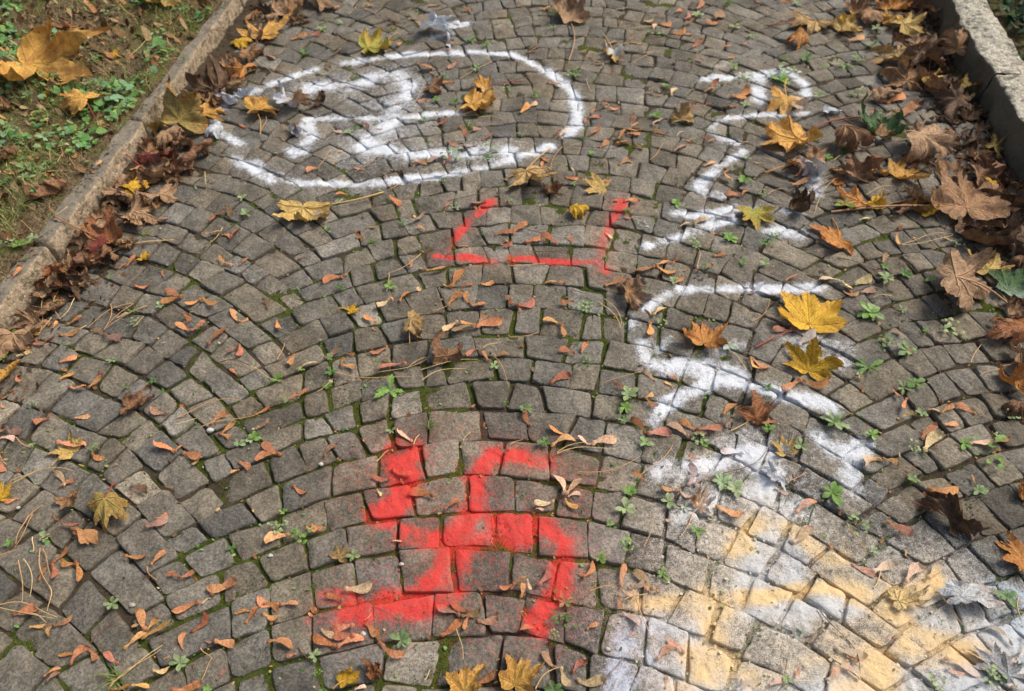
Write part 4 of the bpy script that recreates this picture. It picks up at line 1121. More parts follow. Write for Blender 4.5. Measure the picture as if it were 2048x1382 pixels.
# ------------------------------------------------------------------ maple seeds (single wings and pairs)
SEEDS = {
'A': '190,310,290,390 1340,190,1230,190 770,100,810,60 430,1170,550,1170 560,240,690,310 540,210,560,290 1200,480,1230,540 1180,450,1250,480 560,1080,590,1110 470,280,620,290 760,1310,800,1270 980,1300,1110,1370 1500,1370,1550,1250 1960,1010,1890,1000',
'B': '1140,160,1050,200 1460,40,1370,60 1260,170,1300,210 680,395,610,440 280,320,420,290 420,280,530,280 100,430,150,480 560,500,600,550 1600,490,1520,550 1270,525,1400,560 1370,575,1480,595 1550,640,1460,660 1400,980,1510,950 1600,1010,1670,1080 1800,1010,1720,1050 610,1030,690,1050 840,970,900,1030 510,1325,410,1365 1520,1120,1600,1150 1750,1140,1600,1155 1780,1110,1880,1070 1500,1230,1380,1300 1240,1280,1360,1290 1480,1300,1550,1250 780,1320,860,1340 1270,1180,1300,1200 1960,230,1930,250 130,560,240,545 1160,330,1130,370 850,80,880,70',
'C': '1300,105,1370,90 1370,160,1400,110 1350,200,1440,165 1460,80,1500,20 1600,190,1670,110 1650,170,1540,210 1130,240,1160,200 750,350,850,340 850,365,920,340 940,350,1045,345 1260,265,1380,250 1420,385,1510,340 1440,470,1520,490 1050,170,1130,165 370,370,450,370 1230,620,1150,630 290,650,400,690 1270,760,1320,710 1590,710,1640,665 1740,770,1850,700 1740,780,1860,810 1850,720,1910,750 1790,840,1700,835 720,800,740,850 780,830,720,860 870,850,780,860 950,970,965,915 610,940,720,930 640,900,680,870 80,900,140,830 130,850,210,810 340,1080,400,1030 390,1080,450,1030 620,1070,710,1010 840,1100,910,1030 1040,1020,905,1035 910,1060,1030,1050 830,1150,960,1130 980,1140,1060,1180 690,1170,780,1120 1120,1000,1200,940 1230,1070,1120,1040 1510,1070,1560,1110 1550,1120,1620,1100 1270,1200,1400,1150 850,1310,950,1265 240,1330,260,1280 1510,1310,1620,1280 1980,1290,1920,1280 1680,1370,1730,1340 1060,740,1140,745 1140,760,1200,745 600,985,585,945 110,60,60,40 1970,30,1940,10 900,1270,960,1290',
'D': '110,25,210,20 650,320,785,300 840,770,960,810 960,815,1100,760 1020,880,1190,890 1000,920,1190,875 850,870,885,910 1480,1310,1520,1270 1050,440,1090,500 700,80,760,60 1130,1330,1200,1290',
'E': '1700,330,1660,390 1700,330,1780,320 1780,280,1840,350 1610,495,1750,490 1820,540,1750,500 1820,540,1900,450 1300,830,1270,780 1060,900,1210,885 940,760,1000,710 990,740,1080,660 1790,720,1720,670 1790,720,1830,750 1880,730,1960,690 1440,990,1310,955 1440,990,1280,1050 1590,1000,1460,1040 1590,1000,1730,1060 1440,1120,1480,1200 1500,1255,1390,1215 1500,1255,1630,1190 1900,1190,1830,1100 1900,1180,1960,1150 1630,1370,1800,1240 830,1290,740,1265 830,1290,970,1330 470,1290,640,1240 520,1200,660,1150 920,1150,1020,1120 160,1290,250,1370 340,1370,440,1290 250,1310,320,1230 390,850,490,880 450,930,500,880 360,1040,520,1020 310,1180,400,1220 100,820,180,760 1030,260,1100,300 300,1000,400,980 200,1160,290,1130 350,1100,430,1060 420,1180,500,1150 540,960,600,1000 180,1240,120,1300 260,1240,330,1280 410,1230,460,1180 1250,380,1330,370 1180,410,1100,370 1370,310,1400,300',
'F': '1830,240,1700,270 1050,200,1150,275 1220,395,1350,330 1360,460,1280,430 1490,280,1540,240 860,540,800,495 1880,510,2040,470 1600,590,1680,600 1540,600,1530,660 1920,570,2030,565 1330,780,1520,750 700,830,540,880 700,830,720,790 1210,760,1240,700 1530,910,1650,780 1530,920,1480,900 1610,900,1720,880 1770,880,1890,875 1060,1000,970,1080 1090,1020,1060,990 1140,1035,1250,950 960,1200,870,1125 170,1170,205,1240 400,660,340,690 1510,1060,1650,970 1690,1040,1680,955 1690,1040,1820,1050 2040,1040,1960,990 1600,1180,1480,1260 1740,1235,1540,1250 1740,1230,1830,1140 1740,1235,1945,1180 1740,1210,1620,1180 730,180,640,185 880,440,960,430 100,1080,60,1010 960,1250,930,1220',
'G': '20,490,130,410 110,550,250,515 380,570,245,520 440,500,490,560 780,230,860,230 890,240,1020,240 740,480,810,530 970,360,900,350 1330,430,1430,410 1450,420,1550,355 1640,345,1770,350 1820,190,1690,170 1830,190,1890,155 1680,20,1740,85 1310,640,1330,710 1140,745,980,790 1150,740,1260,705 1140,745,1315,795 1290,880,1345,820 1360,780,1400,770 1450,775,1520,770 740,900,900,850 270,880,370,865 440,880,375,865 510,1030,390,1030 50,1060,190,1010 50,1055,0,1000 50,1060,80,1110 410,1200,255,1190 410,1200,420,1300 1120,1140,1060,1080 1120,1140,1230,1080 1100,1180,1075,1300 1590,660,1700,655 1890,950,1990,890 570,1370,620,1340 700,70,800,75 430,40,540,60 80,20,0,40 1540,770,1600,740 1230,720,1300,700',
'H': '200,95,340,90 1030,490,1080,590 170,860,260,820 600,870,430,865 620,870,700,940 700,910,835,840 620,940,740,970 740,960,890,945 990,1240,1070,1290 900,1320,970,1330 740,380,850,375 220,1245,60,1250 270,1370,380,1270 460,1290,550,1260 930,720,980,660 860,770,920,760 650,900,690,960 1480,545,1410,530',
'I': '1890,10,1780,75 1890,10,1870,100 470,150,610,90 470,290,600,215 550,320,690,345 690,345,820,250 790,200,820,270 60,660,0,690 60,660,180,710 0,740,120,765 400,570,270,595 400,590,300,670 590,590,715,560 1330,535,1200,500 1870,240,1810,200 1390,850,1240,785 1380,850,1430,790 1430,850,1600,890 1600,890,1510,950 1650,630,1820,565 1740,710,1850,620 1730,720,1800,770 1890,990,1815,1010 1880,920,1970,1000 1030,1110,1170,1170 1050,1150,1030,1205 520,1120,440,1020 470,1125,600,1080 460,780,680,810 720,840,830,900 1230,1370,1330,1330 90,40,240,20 130,100,260,60 2040,640,1990,670 150,1210,40,1240 350,20,290,0 130,240,190,300 0,480,40,500 0,910,50,1000',
'J': '540,115,685,40 310,70,280,170 340,215,515,145 680,170,690,100 680,170,790,210 1050,15,900,60 720,70,790,75 1200,160,960,225 270,430,340,395 330,410,420,350 0,560,130,480 0,675,120,600 540,890,660,795 215,870,55,790 215,870,10,925 300,1110,425,1170 1080,1050,920,1050 1080,970,1250,1040 1240,770,1130,680 1260,805,1110,770 1420,1200,1215,1190 1480,1300,1625,1225 1400,1320,1470,1270 1900,800,2000,850 1860,130,1790,60 1870,100,2000,80 1760,40,1660,90 960,1140,990,1200',
'K': '520,75,385,70 560,65,610,0 310,310,480,260 170,640,100,540 450,720,310,650 930,345,820,320 1150,290,1045,220 1210,200,1310,280 1280,340,1220,290 1060,430,1120,380 1055,430,1160,490 1070,715,945,595 1070,715,1265,715 1420,730,1235,640 1420,720,1550,700 1460,680,1330,620 1470,675,1670,630 1670,560,1780,480 1700,665,1730,580 1900,615,2045,590 320,800,520,765 640,790,530,735 640,790,835,750 330,930,340,820 1060,1090,960,1010 430,1195,340,1040 440,1195,580,1080 450,1200,565,1190 430,1215,535,1295 350,1230,190,1270 200,1295,270,1300 1400,1110,1400,960 1330,1150,1185,1130 1310,1140,1420,1190 1450,1120,1580,1050 1610,1280,1830,1335 1850,865,1650,850 1890,110,2045,190 1890,110,1980,210 1110,160,1020,155 1500,900,1400,880',
'L': '290,285,170,395 290,285,495,310 990,345,1075,420 1120,420,1100,530 1080,575,1185,570 1275,520,1395,550 1395,545,1490,485 1670,550,1500,490 1400,625,1535,630 1240,750,1320,640 1240,700,1270,750 1250,850,1385,735 1400,830,1340,790 1600,790,1780,765 1780,770,1915,735 930,905,775,980 935,905,1055,960 1280,1140,1525,1130 1660,1095,1620,1030 0,605,95,610 80,1130,185,1190 240,1325,405,1250 1090,10,1130,80 1100,970,1150,990 100,1090,60,970 700,250,780,265 1470,1000,1450,980',
'M': '490,60,630,75 580,110,795,225 580,125,700,250 1140,95,1325,0 420,380,545,240 310,515,350,400 430,390,440,520 610,370,490,350 610,370,620,520 980,325,1170,320 1180,390,1325,285 1420,495,1320,475 1420,500,1545,450 1860,530,1640,575 1660,625,1885,530 1590,685,1365,755 1660,650,1590,690 1990,770,1850,765 1930,850,2048,730 1510,925,1630,755 1440,1060,1470,925 1690,985,1855,1040 1610,990,1680,1005 1700,1295,1790,1210 1350,1370,1610,1340 230,885,370,860 395,960,410,870 410,865,585,790 1160,910,1085,755 970,1050,1165,920 1160,930,1265,845 1120,975,1380,850 600,1110,475,1100 560,1185,720,1040 700,1055,785,1140 940,1165,830,1085 370,1310,480,1230 350,1275,490,1210 880,1370,1040,1340 1040,1340,1180,1365 1200,1220,1345,1190 100,765,310,745 1290,1130,1340,1100 820,1300,930,1290',
'N': '290,160,90,230 400,90,510,125 440,70,545,100 700,590,930,545 200,700,30,640 200,690,345,695 0,800,60,700 70,700,200,740 60,770,205,800 100,1010,295,1055 790,870,610,870 860,850,970,950 800,960,605,905 520,890,625,970 640,1040,470,950 640,1040,865,975 985,1010,975,880 985,1000,1190,1080 1620,800,1440,710 1700,760,1540,695 1640,800,1795,740 1700,790,1640,900 1740,820,1920,830 1450,940,1630,850 1080,205,1165,210 2048,535,1920,560 1730,1340,1885,1240 780,1370,880,1350 330,1090,240,1100 700,670,560,640',
'O': '0,580,135,500 130,500,170,590 80,650,115,535 215,555,325,370 570,500,650,365 540,440,590,500 880,570,900,385 1140,600,965,445 940,550,1070,540 870,600,1000,590 1170,600,1050,560 850,620,880,745 880,760,1015,880 940,950,990,900 1370,1095,1240,970 1150,1140,1300,1050 1215,1370,1240,1260 370,1200,250,1075 370,1160,420,1070 400,1190,490,1345 490,1250,610,1160 520,1290,735,1310 200,1280,90,1120 420,690,500,640 390,840,450,770 240,900,75,910 340,800,375,780 1770,1375,1905,1290 600,900,690,840 130,800,110,770',
'P': '960,35,1135,180 680,380,870,490 840,445,1040,405 1115,535,1250,425 1280,495,1415,395 200,210,370,100 550,1040,800,1125 760,1290,595,1180 640,1110,740,1135 1950,1025,1740,880 1550,1050,1710,1155 1400,1130,1700,1255 1790,1200,1950,1135 1890,1340,2030,1270 30,1335,160,1305 480,1295,590,1200 925,475,960,525 240,1290,270,1200 960,960,1000,970 1440,1200,1570,1250',
}
SEEDCOL = [((.52, .22, .09), 'orange-brown'), ((.40, .15, .08), 'reddish brown'), ((.55, .27, .11), 'light orange'), ((.33, .19, .11), 'brown'), ((.62, .42, .24), 'pale tan')]

def wing_mesh(P0, P1, z0, seed, width=.26, twist=None):
    width = width * (.62 + .42 * abs(math.sin(seed * 7.31)))
    """a winged seed lying from its nut P0 to its wing tip P1"""
    rn = np.random.default_rng(seed)
    xs = np.array([0, .03, .08, .14, .19, .25, .33, .42, .52, .62, .72, .81, .89, .95, .985, 1.0])
    up = np.array([.02, .07, .10, .10, .06, .045, .05, .055, .06, .065, .07, .07, .065, .05, .03, .01])
    dn = np.array([.02, .07, .10, .10, .07, .07, .11, .17, .22, .26, .28, .27, .22, .15, .09, .02]) * width / .26
    side = rn.choice([1, -1])
    ys = np.linspace(0, 1, 7)
    A = np.array(P0); Bp = np.array(P1); Lg = np.linalg.norm(Bp - A) + 1e-6; d = (Bp - A) / Lg; n = np.array([-d[1], d[0]]) * side
    bend_ = rn.uniform(-.17, .17); cur = rn.uniform(.0, .26); rip = rn.uniform(.01, .03)
    G = []; fac = []
    for x, a, b in zip(xs, up, dn):
        w = -a + (a + b) * ys + bend_ * math.sin(math.pi * x)
        z = cur * x * x * .8 + .05 * math.sin(x * 5 + seed) + rip * np.sin(x * 24 + ys * 3) * (x > .25)
        nut = .075 * np.clip(1 - ((x - .10) / .085) ** 2, 0, 1) * (1 - (2 * ys - 1) ** 2)
        tw = (ys - .3) * .22 * rn_t(seed) * x
        for yv, wv, zz in zip(ys, w, z + nut + tw): G.append((x, wv, zz)); fac.append((yv, x))
    G = np.array(G); fac = np.array(fac)
    V = A[None] + G[:, :1] * Lg * d[None] + G[:, 1:2] * Lg * n[None]
    Z_ = G[:, 2] * Lg; Z_ = Z_ - Z_.min() + z0
    return np.column_stack([V, Z_]), grid_faces(len(xs), len(ys)), fac
def rn_t(seed): return math.sin(seed * 12.9)

seed_items = []
segs = []
for c_, txt in SEEDS.items():
    for s_ in txt.split():
        a, b, x, y = map(float, s_.split(','))
        segs.append((*cpx(c_, a, b), *cpx(c_, x, y)))
used_ = [False] * len(segs)
groups_ = []
for i, s_ in enumerate(segs):
    if used_[i]: continue
    used_[i] = True; g_ = [s_]
    for j in range(i + 1, len(segs)):
        if not used_[j] and len(g_) < 2 and math.hypot(s_[0] - segs[j][0], s_[1] - segs[j][1]) < 6:
            used_[j] = True; g_.append(segs[j])
    groups_.append(g_)
# small bits the list does not hold, so that the far end is as strewn as the rest
for _ in range(34):
    x, y = random.uniform(560, 1500), random.uniform(2, 120) if random.random() < .7 else random.uniform(120, 330)
    a = random.uniform(-.6, .6); ln = random.uniform(16, 26)
    groups_.append([(x, y, x + ln * math.cos(a), y + ln * .6 * math.sin(a))])
groups_.sort(key=lambda g: -max(math.hypot(q[0] - q[2], q[1] - q[3]) for q in g))
tiny_V, tiny_F, tiny_T, tiny_o = [], [], [], 0
for gi, g_ in enumerate(groups_):
    colr, cname = SEEDCOL[(gi * 7 + gi // 5) % len(SEEDCOL)] if gi % 3 else SEEDCOL[0]
    x0, y0 = g_[0][0], g_[0][1]
    X, Y, Z0 = ground_point(x0, y0)
    pair = len(g_) == 2 and gi < 290
    root = empty('maple_seed_pair', (X, Y, Z0)) if pair else None
    for wi, (ax_, ay_, bx_, by_) in enumerate(g_):
        A_ = at(x0, y0, Z0) if Z0 != .03 else (X, Y); B_ = at(bx_ + (x0 - ax_), by_ + (y0 - ay_), Z0)
        if Z0 == .03: B_ = (X + .02, Y + .02)
        V, Fq, fac = wing_mesh(A_, B_, Z0 + .0015 + .002 * wi, gi * 3 + wi, .27 if pair else .25)
        cc = np.array(colr) * random.uniform(.7, 1.35) * np.array([1, random.uniform(.9, 1.15), random.uniform(.85, 1.3)])
        tn = cc[None] * (1.0 + .18 * (fac[:, :1] - .3)) * np.where(fac[:, 1:] < .2, .72, 1.0)
        if gi >= 290:
            tiny_V.append(V); tiny_F.append(Fq + tiny_o); tiny_T.append(tn); tiny_o += len(V); continue
        mx_, my_ = V[:, 0].mean(), V[:, 1].mean()
        pa = float(paint_at([mx_], [my_])[0, 3])
        o = mk('wing' if pair else 'maple_seed', V, [Fq], m_seed, root, (X, Y, Z0), tint=tn, pf=random.choice((.55, .8, 1.0)) if pa > .25 else .5)
        if not pair: root2 = o
    if gi >= 290: continue
    if pair:
        tq = np.linspace(0, np.pi, 7); fq = np.linspace(0, 2 * np.pi, 9)[:-1]
        SV = np.array([(math.sin(a) * math.cos(b) * .0042, math.sin(a) * math.sin(b) * .0030, math.cos(a) * .0022) for a in tq for b in fq]) + np.array([X, Y, Z0 + .004])
        mk('nut', SV, [np.array([(i * 8 + j, (i + 1) * 8 + j, (i + 1) * 8 + (j + 1) % 8, i * 8 + (j + 1) % 8) for i in range(6) for j in range(8)])], m_seed, root, (X, Y, Z0), tint=np.array(colr) * .6, pf=.5)
    th_ = root if pair else root2
    tag(th_, None, 'maple seed', 'winged maple seeds strewn over the cobbles')
    Xm = sum(q[0] + q[2] for q in g_) / (2 * len(g_)); Ym = sum(q[1] + q[3] for q in g_) / (2 * len(g_))
    pa = float(paint_at([X], [Y])[0, 3])
    seed_items.append((th_, Xm, Ym, (cname if pa < .3 else 'painted') + (' seed pair' if pair else ' single seed')))
tag(mk('small_maple_seeds', np.concatenate(tiny_V), [np.concatenate(tiny_F)], m_seed, None, tint=np.concatenate(tiny_T), pf=.6), 'smallest winged maple seeds strewn over the far cobbles and litter', kind='stuff')
rank_labels(seed_items, 'seed')

# ------------------------------------------------------------------ weeds between the stones
WEEDS = {
'A': '390,250,60 460,310,50 590,380,50 650,340,40 980,330,40 1260,280,60 1340,400,70 1090,620,50 700,480,50 780,480,50 40,710,70 180,760,70 310,950,100 250,1110,110 240,1280,120 60,990,50 660,1150,45 990,870,50 1240,980,25 880,100,50 600,80,40 130,30,60 1210,580,40 120,1180,60 380,1330,70 1450,460,30 950,1010,30',
'B': '390,430,50 1740,540,50 1500,610,40 1690,1010,60g 1320,980,40 1340,1250,40 1580,1270,70 1870,1180,80 1850,1260,50 1690,340,50 1820,380,40 530,230,40 700,160,30 1380,790,30 1960,720,30 510,1010,30 730,1070,30 1570,820,40',
'C': '480,600,60 1450,120,50 1760,40,90g 1820,230,60 1140,290,60 1920,300,40 1700,520,60 1830,620,70 1190,660,30 170,740,40 1160,910,50 590,1120,34g 670,1210,25 1860,820,40 1470,1110,25 1890,1240,30 80,1130,40 340,250,30',
'D': '760,480,60 630,560,70 660,740,60 310,450,50 140,480,40 440,770,50 860,350,50 200,570,80 110,640,80 160,940,40 1400,1050,50 480,1220,40 890,220,50 260,20,40 1230,1050,60 110,190,25 440,510,30 60,600,40',
'E': '1890,240,40 1900,330,50 530,800,50 430,350,30 60,570,60 170,570,60 270,510,50 220,1180,50 1030,1230,50 1060,1080,60g 1300,1080,40 1530,1270,30 140,1250,40 450,1090,30 1170,460,60g 130,320,130g 970,760,20 40,80,60 200,40,60 320,20,60',
'F': '680,280,40 650,430,40 910,520,60g 1450,100,30 1640,30,30 2000,250,30 1990,700,50 1720,500,30 1590,280,40 1170,400,40 660,890,40 1080,920,60',
'G': '1300,280,50 1890,90,60 1400,590,60 1740,490,60 1840,700,40 1560,730,40 1980,740,40 800,680,36g 880,350,30 590,1050,60 1180,1180,50 500,100,30 1990,210,50 1960,530,60 1280,890,40 1010,720,20',
'H': '640,300,100d 1010,880,70 890,1120,100 740,1070,80 1090,1120,40 1400,1230,90 980,1320,70 1500,600,50 60,520,60 1080,790,60 950,740,40 1220,850,30 1180,1230,30',
'I': '40,80,40 490,90,25 1280,240,40 790,880,40 1850,740,50 1990,770,50 280,470,30 280,790,22 1080,350,30 1980,380,20 890,110,40',
'J': '1030,330,120d 280,240,40 590,240,50 160,340,50 240,400,30 640,110,40 1860,190,50 590,350,40 1090,640,40 40,740,50 2010,490,30 270,1350,40 1380,650,70g',
'K': '60,450,60 940,390,80 880,470,60 850,550,50 610,60,50 1100,750,50 1500,720,60 1510,800,40 930,1090,60 1040,1330,80 1260,1170,60 1380,1210,50 1680,1020,80 1780,1120,80 1680,40,60 240,760,60 1960,370,40 830,1360,25 2020,690,50',
'L': '1120,350,90d 1250,330,80 830,660,60 1150,750,50 1540,760,60 1750,830,130 540,560,110d 470,620,60 330,790,80 480,1120,110 1160,1010,50 1700,1200,60 1140,100,80 800,180,110d 1900,500,60 1240,580,50 820,270,40 1620,40,22 20,680,50 1830,740,30',
'M': '220,260,50 90,310,40 1860,280,40 900,670,60 1430,1120,70 1030,1200,160g 1660,1360,40 1670,640,20',
'N': '300,50,60 340,130,80 1200,940,80 480,1150,50 790,330,50 510,1360,30 520,1280,30',
'O': '1010,270,60 720,380,50 1130,450,66 370,830,80 400,700,80 370,950,40 350,1320,110 1390,100,60 830,10,30',
'P': '690,90,90 1960,590,90 1380,1230,90 1560,680,60 2010,1150,60 200,1300,40 740,220,40 1800,1350,80',
}
def leaflet(base, ang, Lg, wd, rise, tooth, droop):
    """one weed leaf: narrow foot, broad end, folded a little along its midrib"""
    xs = np.linspace(0, 1, 9)
    w = wd * (np.sin(np.pi * np.clip(xs, 0, 1) ** 1.5) ** .8 * .9 + .1 * (1 - xs)); w[-1] = .02 * wd
    if tooth: w = w * (1 - .38 * (np.arange(9) % 2))
    d = np.array([math.cos(ang), math.sin(ang)]); n = np.array([-d[1], d[0]])
    P = []
    for x, ww in zip(xs, w):
        z = Lg * (rise * x - droop * x * x)
        for s_ in (-1, -.5, 0, .5, 1):
            P.append((*(base[:2] + d * Lg * x * math.sqrt(max(.1, 1 - rise * rise * .5)) + n * ww * Lg * s_), base[2] + z + abs(s_) * ww * Lg * .22))
    return np.array(P), grid_faces(9, 5)
weed_items = []
EP = np.array(EDGE_PTS)
wi_ = 0
for c_, txt in WEEDS.items():
    for s_ in txt.split():
        kind_ = 'r'
        if s_[-1] in 'gd': kind_, s_ = s_[-1], s_[:-1]
        a, b, sz = map(float, s_.split(','))
        x, y = cpx(c_, a, b); wi_ += 1
        rn = np.random.default_rng(900 + wi_)
        X, Y, Z0 = ground_point(x, y + sz * .04)
        if Z0 < .01:
            k_ = int(np.argmin((EP[:, 0] - X) ** 2 + (EP[:, 1] - Y) ** 2)); X, Y = EP[k_]
        Z0 = Z0 - .003
        Rw = sz / KC / px_scale(x, y, Z0) * (1.35 if c_ == 'A' else 1.18)
        if kind_ == 'r' and rn.random() < .35 or (c_ == 'A' and kind_ == 'r'): kind_ = 'c'
        base = np.array([X, Y, Z0])
        big = sz >= 78 and kind_ in 'rd'
        parts = []
        gcol = np.array([(.12, .22, .06), (.18, .31, .07), (.22, .31, .13), (.29, .37, .17)][rn.integers(4)]) * rn.uniform(.85, 1.2)
        
        if kind_ in 'rd':
            nl = int(rn.integers(5, 9)) if kind_ == 'r' else 6
            a0 = rn.uniform(0, 6.28)
            for i in range(nl):
                an = a0 + i * 2.4 + rn.uniform(-.2, .2)
                Lf = Rw * rn.uniform(.6, 1.15)
                parts.append(leaflet(base + np.array([0, 0, .006]), an, Lf, .20 if kind_ == 'd' else rn.uniform(.2, .3), rn.uniform(.25, .75), kind_ == 'd', rn.uniform(.1, .45)) + (gcol * rn.uniform(.8, 1.25),))
        elif kind_ == 'c':
            nl = int(rn.integers(9, 18))
            for i in range(nl):
                rr_ = Rw * math.sqrt(rn.random()) * .9; an = rn.uniform(0, 6.28)
                b2 = base + np.array([rr_ * math.cos(an), rr_ * math.sin(an), rn.uniform(.008, .020)])
                parts.append(leaflet(b2, rn.uniform(0, 6.28), Rw * rn.uniform(.28, .50), .38, rn.uniform(-.1, .4), False, .2) + (gcol * rn.uniform(.75, 1.3),))
            for i in range(5):
                an = rn.uniform(0, 6.28); e = base + np.array([Rw * .6 * math.cos(an), Rw * .6 * math.sin(an), .014])
                TV, TF = tube(np.linspace(base, e, 4), .0006, 4); parts.append((TV, TF, gcol * .8))
        else:
            for i in range(int(16 + Rw * 260)):
                an = rn.uniform(0, 6.28); Lb = Rw * rn.uniform(.5, 1.35); h = rn.uniform(.3, 1.0)
                t_ = np.linspace(0, 1, 6)
                cx_ = base[0] + math.cos(an) * Lb * t_ ** 1.5 + rn.uniform(-.2, .2) * Rw; cy_ = base[1] + math.sin(an) * Lb * t_ ** 1.5 + rn.uniform(-.2, .2) * Rw
                cz_ = base[2] + Lb * h * (t_ - .55 * t_ ** 3)
                ww = .0011 * (1 - t_ * .9) * rn.uniform(.8, 1.6)
                nn = np.array([-math.sin(an), math.cos(an)])
                VV_ = np.stack([np.stack([cx_ - nn[0] * ww, cy_ - nn[1] * ww, cz_], 1), np.stack([cx_ + nn[0] * ww, cy_ + nn[1] * ww, cz_ + .0003], 1)], 1).reshape(-1, 3)
                cg = np.array((.12, .22, .05)) if rn.random() < .75 else np.array((.42, .33, .12))
                parts.append((VV_, grid_faces(6, 2), cg * rn.uniform(.8, 1.3)))
        nm = {'r': 'rosette_weed', 'd': 'dandelion', 'c': 'clover_weed', 'g': 'grass_tuft'}[kind_]
        pfw = random.choice((.3, .6, .9))
        if big:
            root = empty(nm, tuple(base))
            for Vp, Fp, cp in parts: mk('leaf', Vp, [Fp], m_weed, root, tuple(base), tint=cp, pf=pfw)
        else:
            off_ = 0; Vs, Fs, Ts = [], [], []
            for Vp, Fp, cp in parts: Vs.append(Vp); Fs.append(Fp + off_); Ts.append(np.tile(cp, (len(Vp), 1))); off_ += len(Vp)
            root = mk(nm, np.concatenate(Vs), [np.concatenate(Fs)], m_grass if kind_ == 'g' else m_weed, None, tuple(base), tint=np.concatenate(Ts), pf=pfw)
        tag(root, None, {'r': 'weed', 'd': 'weed', 'c': 'weed', 'g': 'grass tuft'}[kind_], 'weeds growing in the joints and on the bank')
        weed_items.append((root, x, y, {'r': 'green rosette', 'd': 'toothed rosette', 'c': 'round-leaved clump', 'g': 'thin grass tuft'}[kind_]))
rank_labels(weed_items, 'weed')

# ------------------------------------------------------------------ pine needles, stalks and twigs
NEEDLES = {
'A': '330,270,400,470 800,310,1000,370 1040,440,1200,300 950,40,1150,170 1320,310,1420,420 1260,510,1420,470 440,500,590,440 420,20,530,110 1170,560,1200,730 500,1110,500,1250 460,1290,510,1220 1430,40,1700,90 1620,250,1850,280t 0,200,60,110 560,1230,600,1340 360,1140,410,1290 60,1270,120,1378 900,160,960,250 640,200,760,200 1440,300,1560,290',
'B': '1870,500,1610,640 1330,690,1250,840 1620,925,1930,880 1760,940,1950,950 940,1270,790,1370 600,1200,500,1330 1130,270,1040,340 90,930,40,1070 0,130,130,150 0,450,150,600 600,650,950,720t',
'C': '920,75,670,120 880,180,860,270 750,330,770,410 1130,420,940,520 1110,420,970,460 930,240,1250,250 540,325,680,310 600,640,640,740 1050,780,1000,805 1360,1050,1310,1090 410,1170,320,1370 0,660,240,610t 500,1165,850,1190t 1100,1275,1200,1150 200,740,330,750',
'D': '0,85,100,50 0,220,190,190t 1380,450,1290,610 0,1370,300,1300 940,940,1000,890 870,1240,890,1290 1150,1100,1480,1160t 540,1280,600,1240',
'E': '1380,545,880,650 1370,550,890,625 1060,1045,700,1240 1060,1050,830,1250 880,1050,830,1255 1170,1065,830,1250 790,700,600,770 310,1010,200,1150 600,1000,480,1170 590,740,700,700 1760,450,1660,570 1620,10,1630,110 540,280,350,400 1005,0,1000,90 1380,0,1370,100 470,950,490,1170 350,1000,220,1120 690,1220,560,1270 1060,1230,1140,1150',
'F': '1310,655,1050,810 1060,810,1040,950 1010,20,1050,130 1160,95,1050,150 1520,240,1890,110t 1130,590,1220,690 1400,1105,1530,1060 650,1080,740,1100',
'G': '690,1030,870,1240 740,1010,880,1220 1470,770,1480,610 110,450,300,510t 170,640,470,660t 480,930,600,980t 0,1310,230,1270 0,750,280,730 1900,1190,2040,1010',
'H': '700,0,390,340 1060,590,1480,510 1080,580,1480,500 800,190,1000,120 1110,150,1180,300 570,690,930,820t 1050,690,1210,820t 1950,1140,1820,940 1000,990,850,1000 20,190,180,140 930,140,920,230',
'I': '1410,590,1920,455 1410,640,1560,590 1590,660,2040,560 80,1120,450,990 100,1080,600,1010 230,1370,350,1270 140,740,260,820 0,800,70,960 1740,150,1980,180t 1980,180,2048,210',
'J': '0,190,210,300 640,230,1240,265 960,230,1380,110 1320,290,1660,200 1310,210,1760,130 1890,110,2000,350 1800,35,1910,0 960,930,1060,840 1250,800,1300,720 180,130,240,0 500,380,620,280 1640,770,1700,700 1200,200,1420,110',
'K': '720,320,1050,215 540,1015,1010,900 1020,1040,1280,800 370,860,600,780 370,870,830,830 1560,1060,2040,790t 1720,60,1860,210 1730,690,1870,620 1400,1370,1490,1260 0,800,100,760',
'L': '190,1085,330,1020 1620,150,1700,10 1690,260,1860,200 1640,500,1740,590 1850,180,2048,130',
'M': '270,0,130,260 240,10,140,230 160,360,190,690 200,350,250,650 330,265,400,560 350,270,410,480 400,560,385,760 0,715,470,810 0,730,440,820 320,210,470,130t 730,1010,910,850t 1170,410,1250,520 0,330,170,270 270,180,280,290 900,1320,1290,1030 870,1370,1280,1060 1600,1300,1680,1130 1590,1050,1680,1130 250,780,380,850',
'N': '1580,840,1640,1140 700,1310,620,1370 1340,1300,1380,1220 870,830,920,780 350,1040,430,1140t 1860,1080,1900,1110',
'O': '990,660,1140,1140 900,670,1080,620 940,690,1000,640 630,600,850,580 1050,250,1130,0 1430,0,1330,190 920,955,1050,960 740,1320,900,1100t 200,1370,390,1200 810,1370,850,1280',
'P': '420,740,640,980t 640,980,740,1230t 850,580,910,440 1430,700,1550,870 1370,620,1430,700 1990,650,2040,900 2040,900,1920,1300 640,50,800,310 240,1310,370,1290',
}
ned_items = []
ni = 0
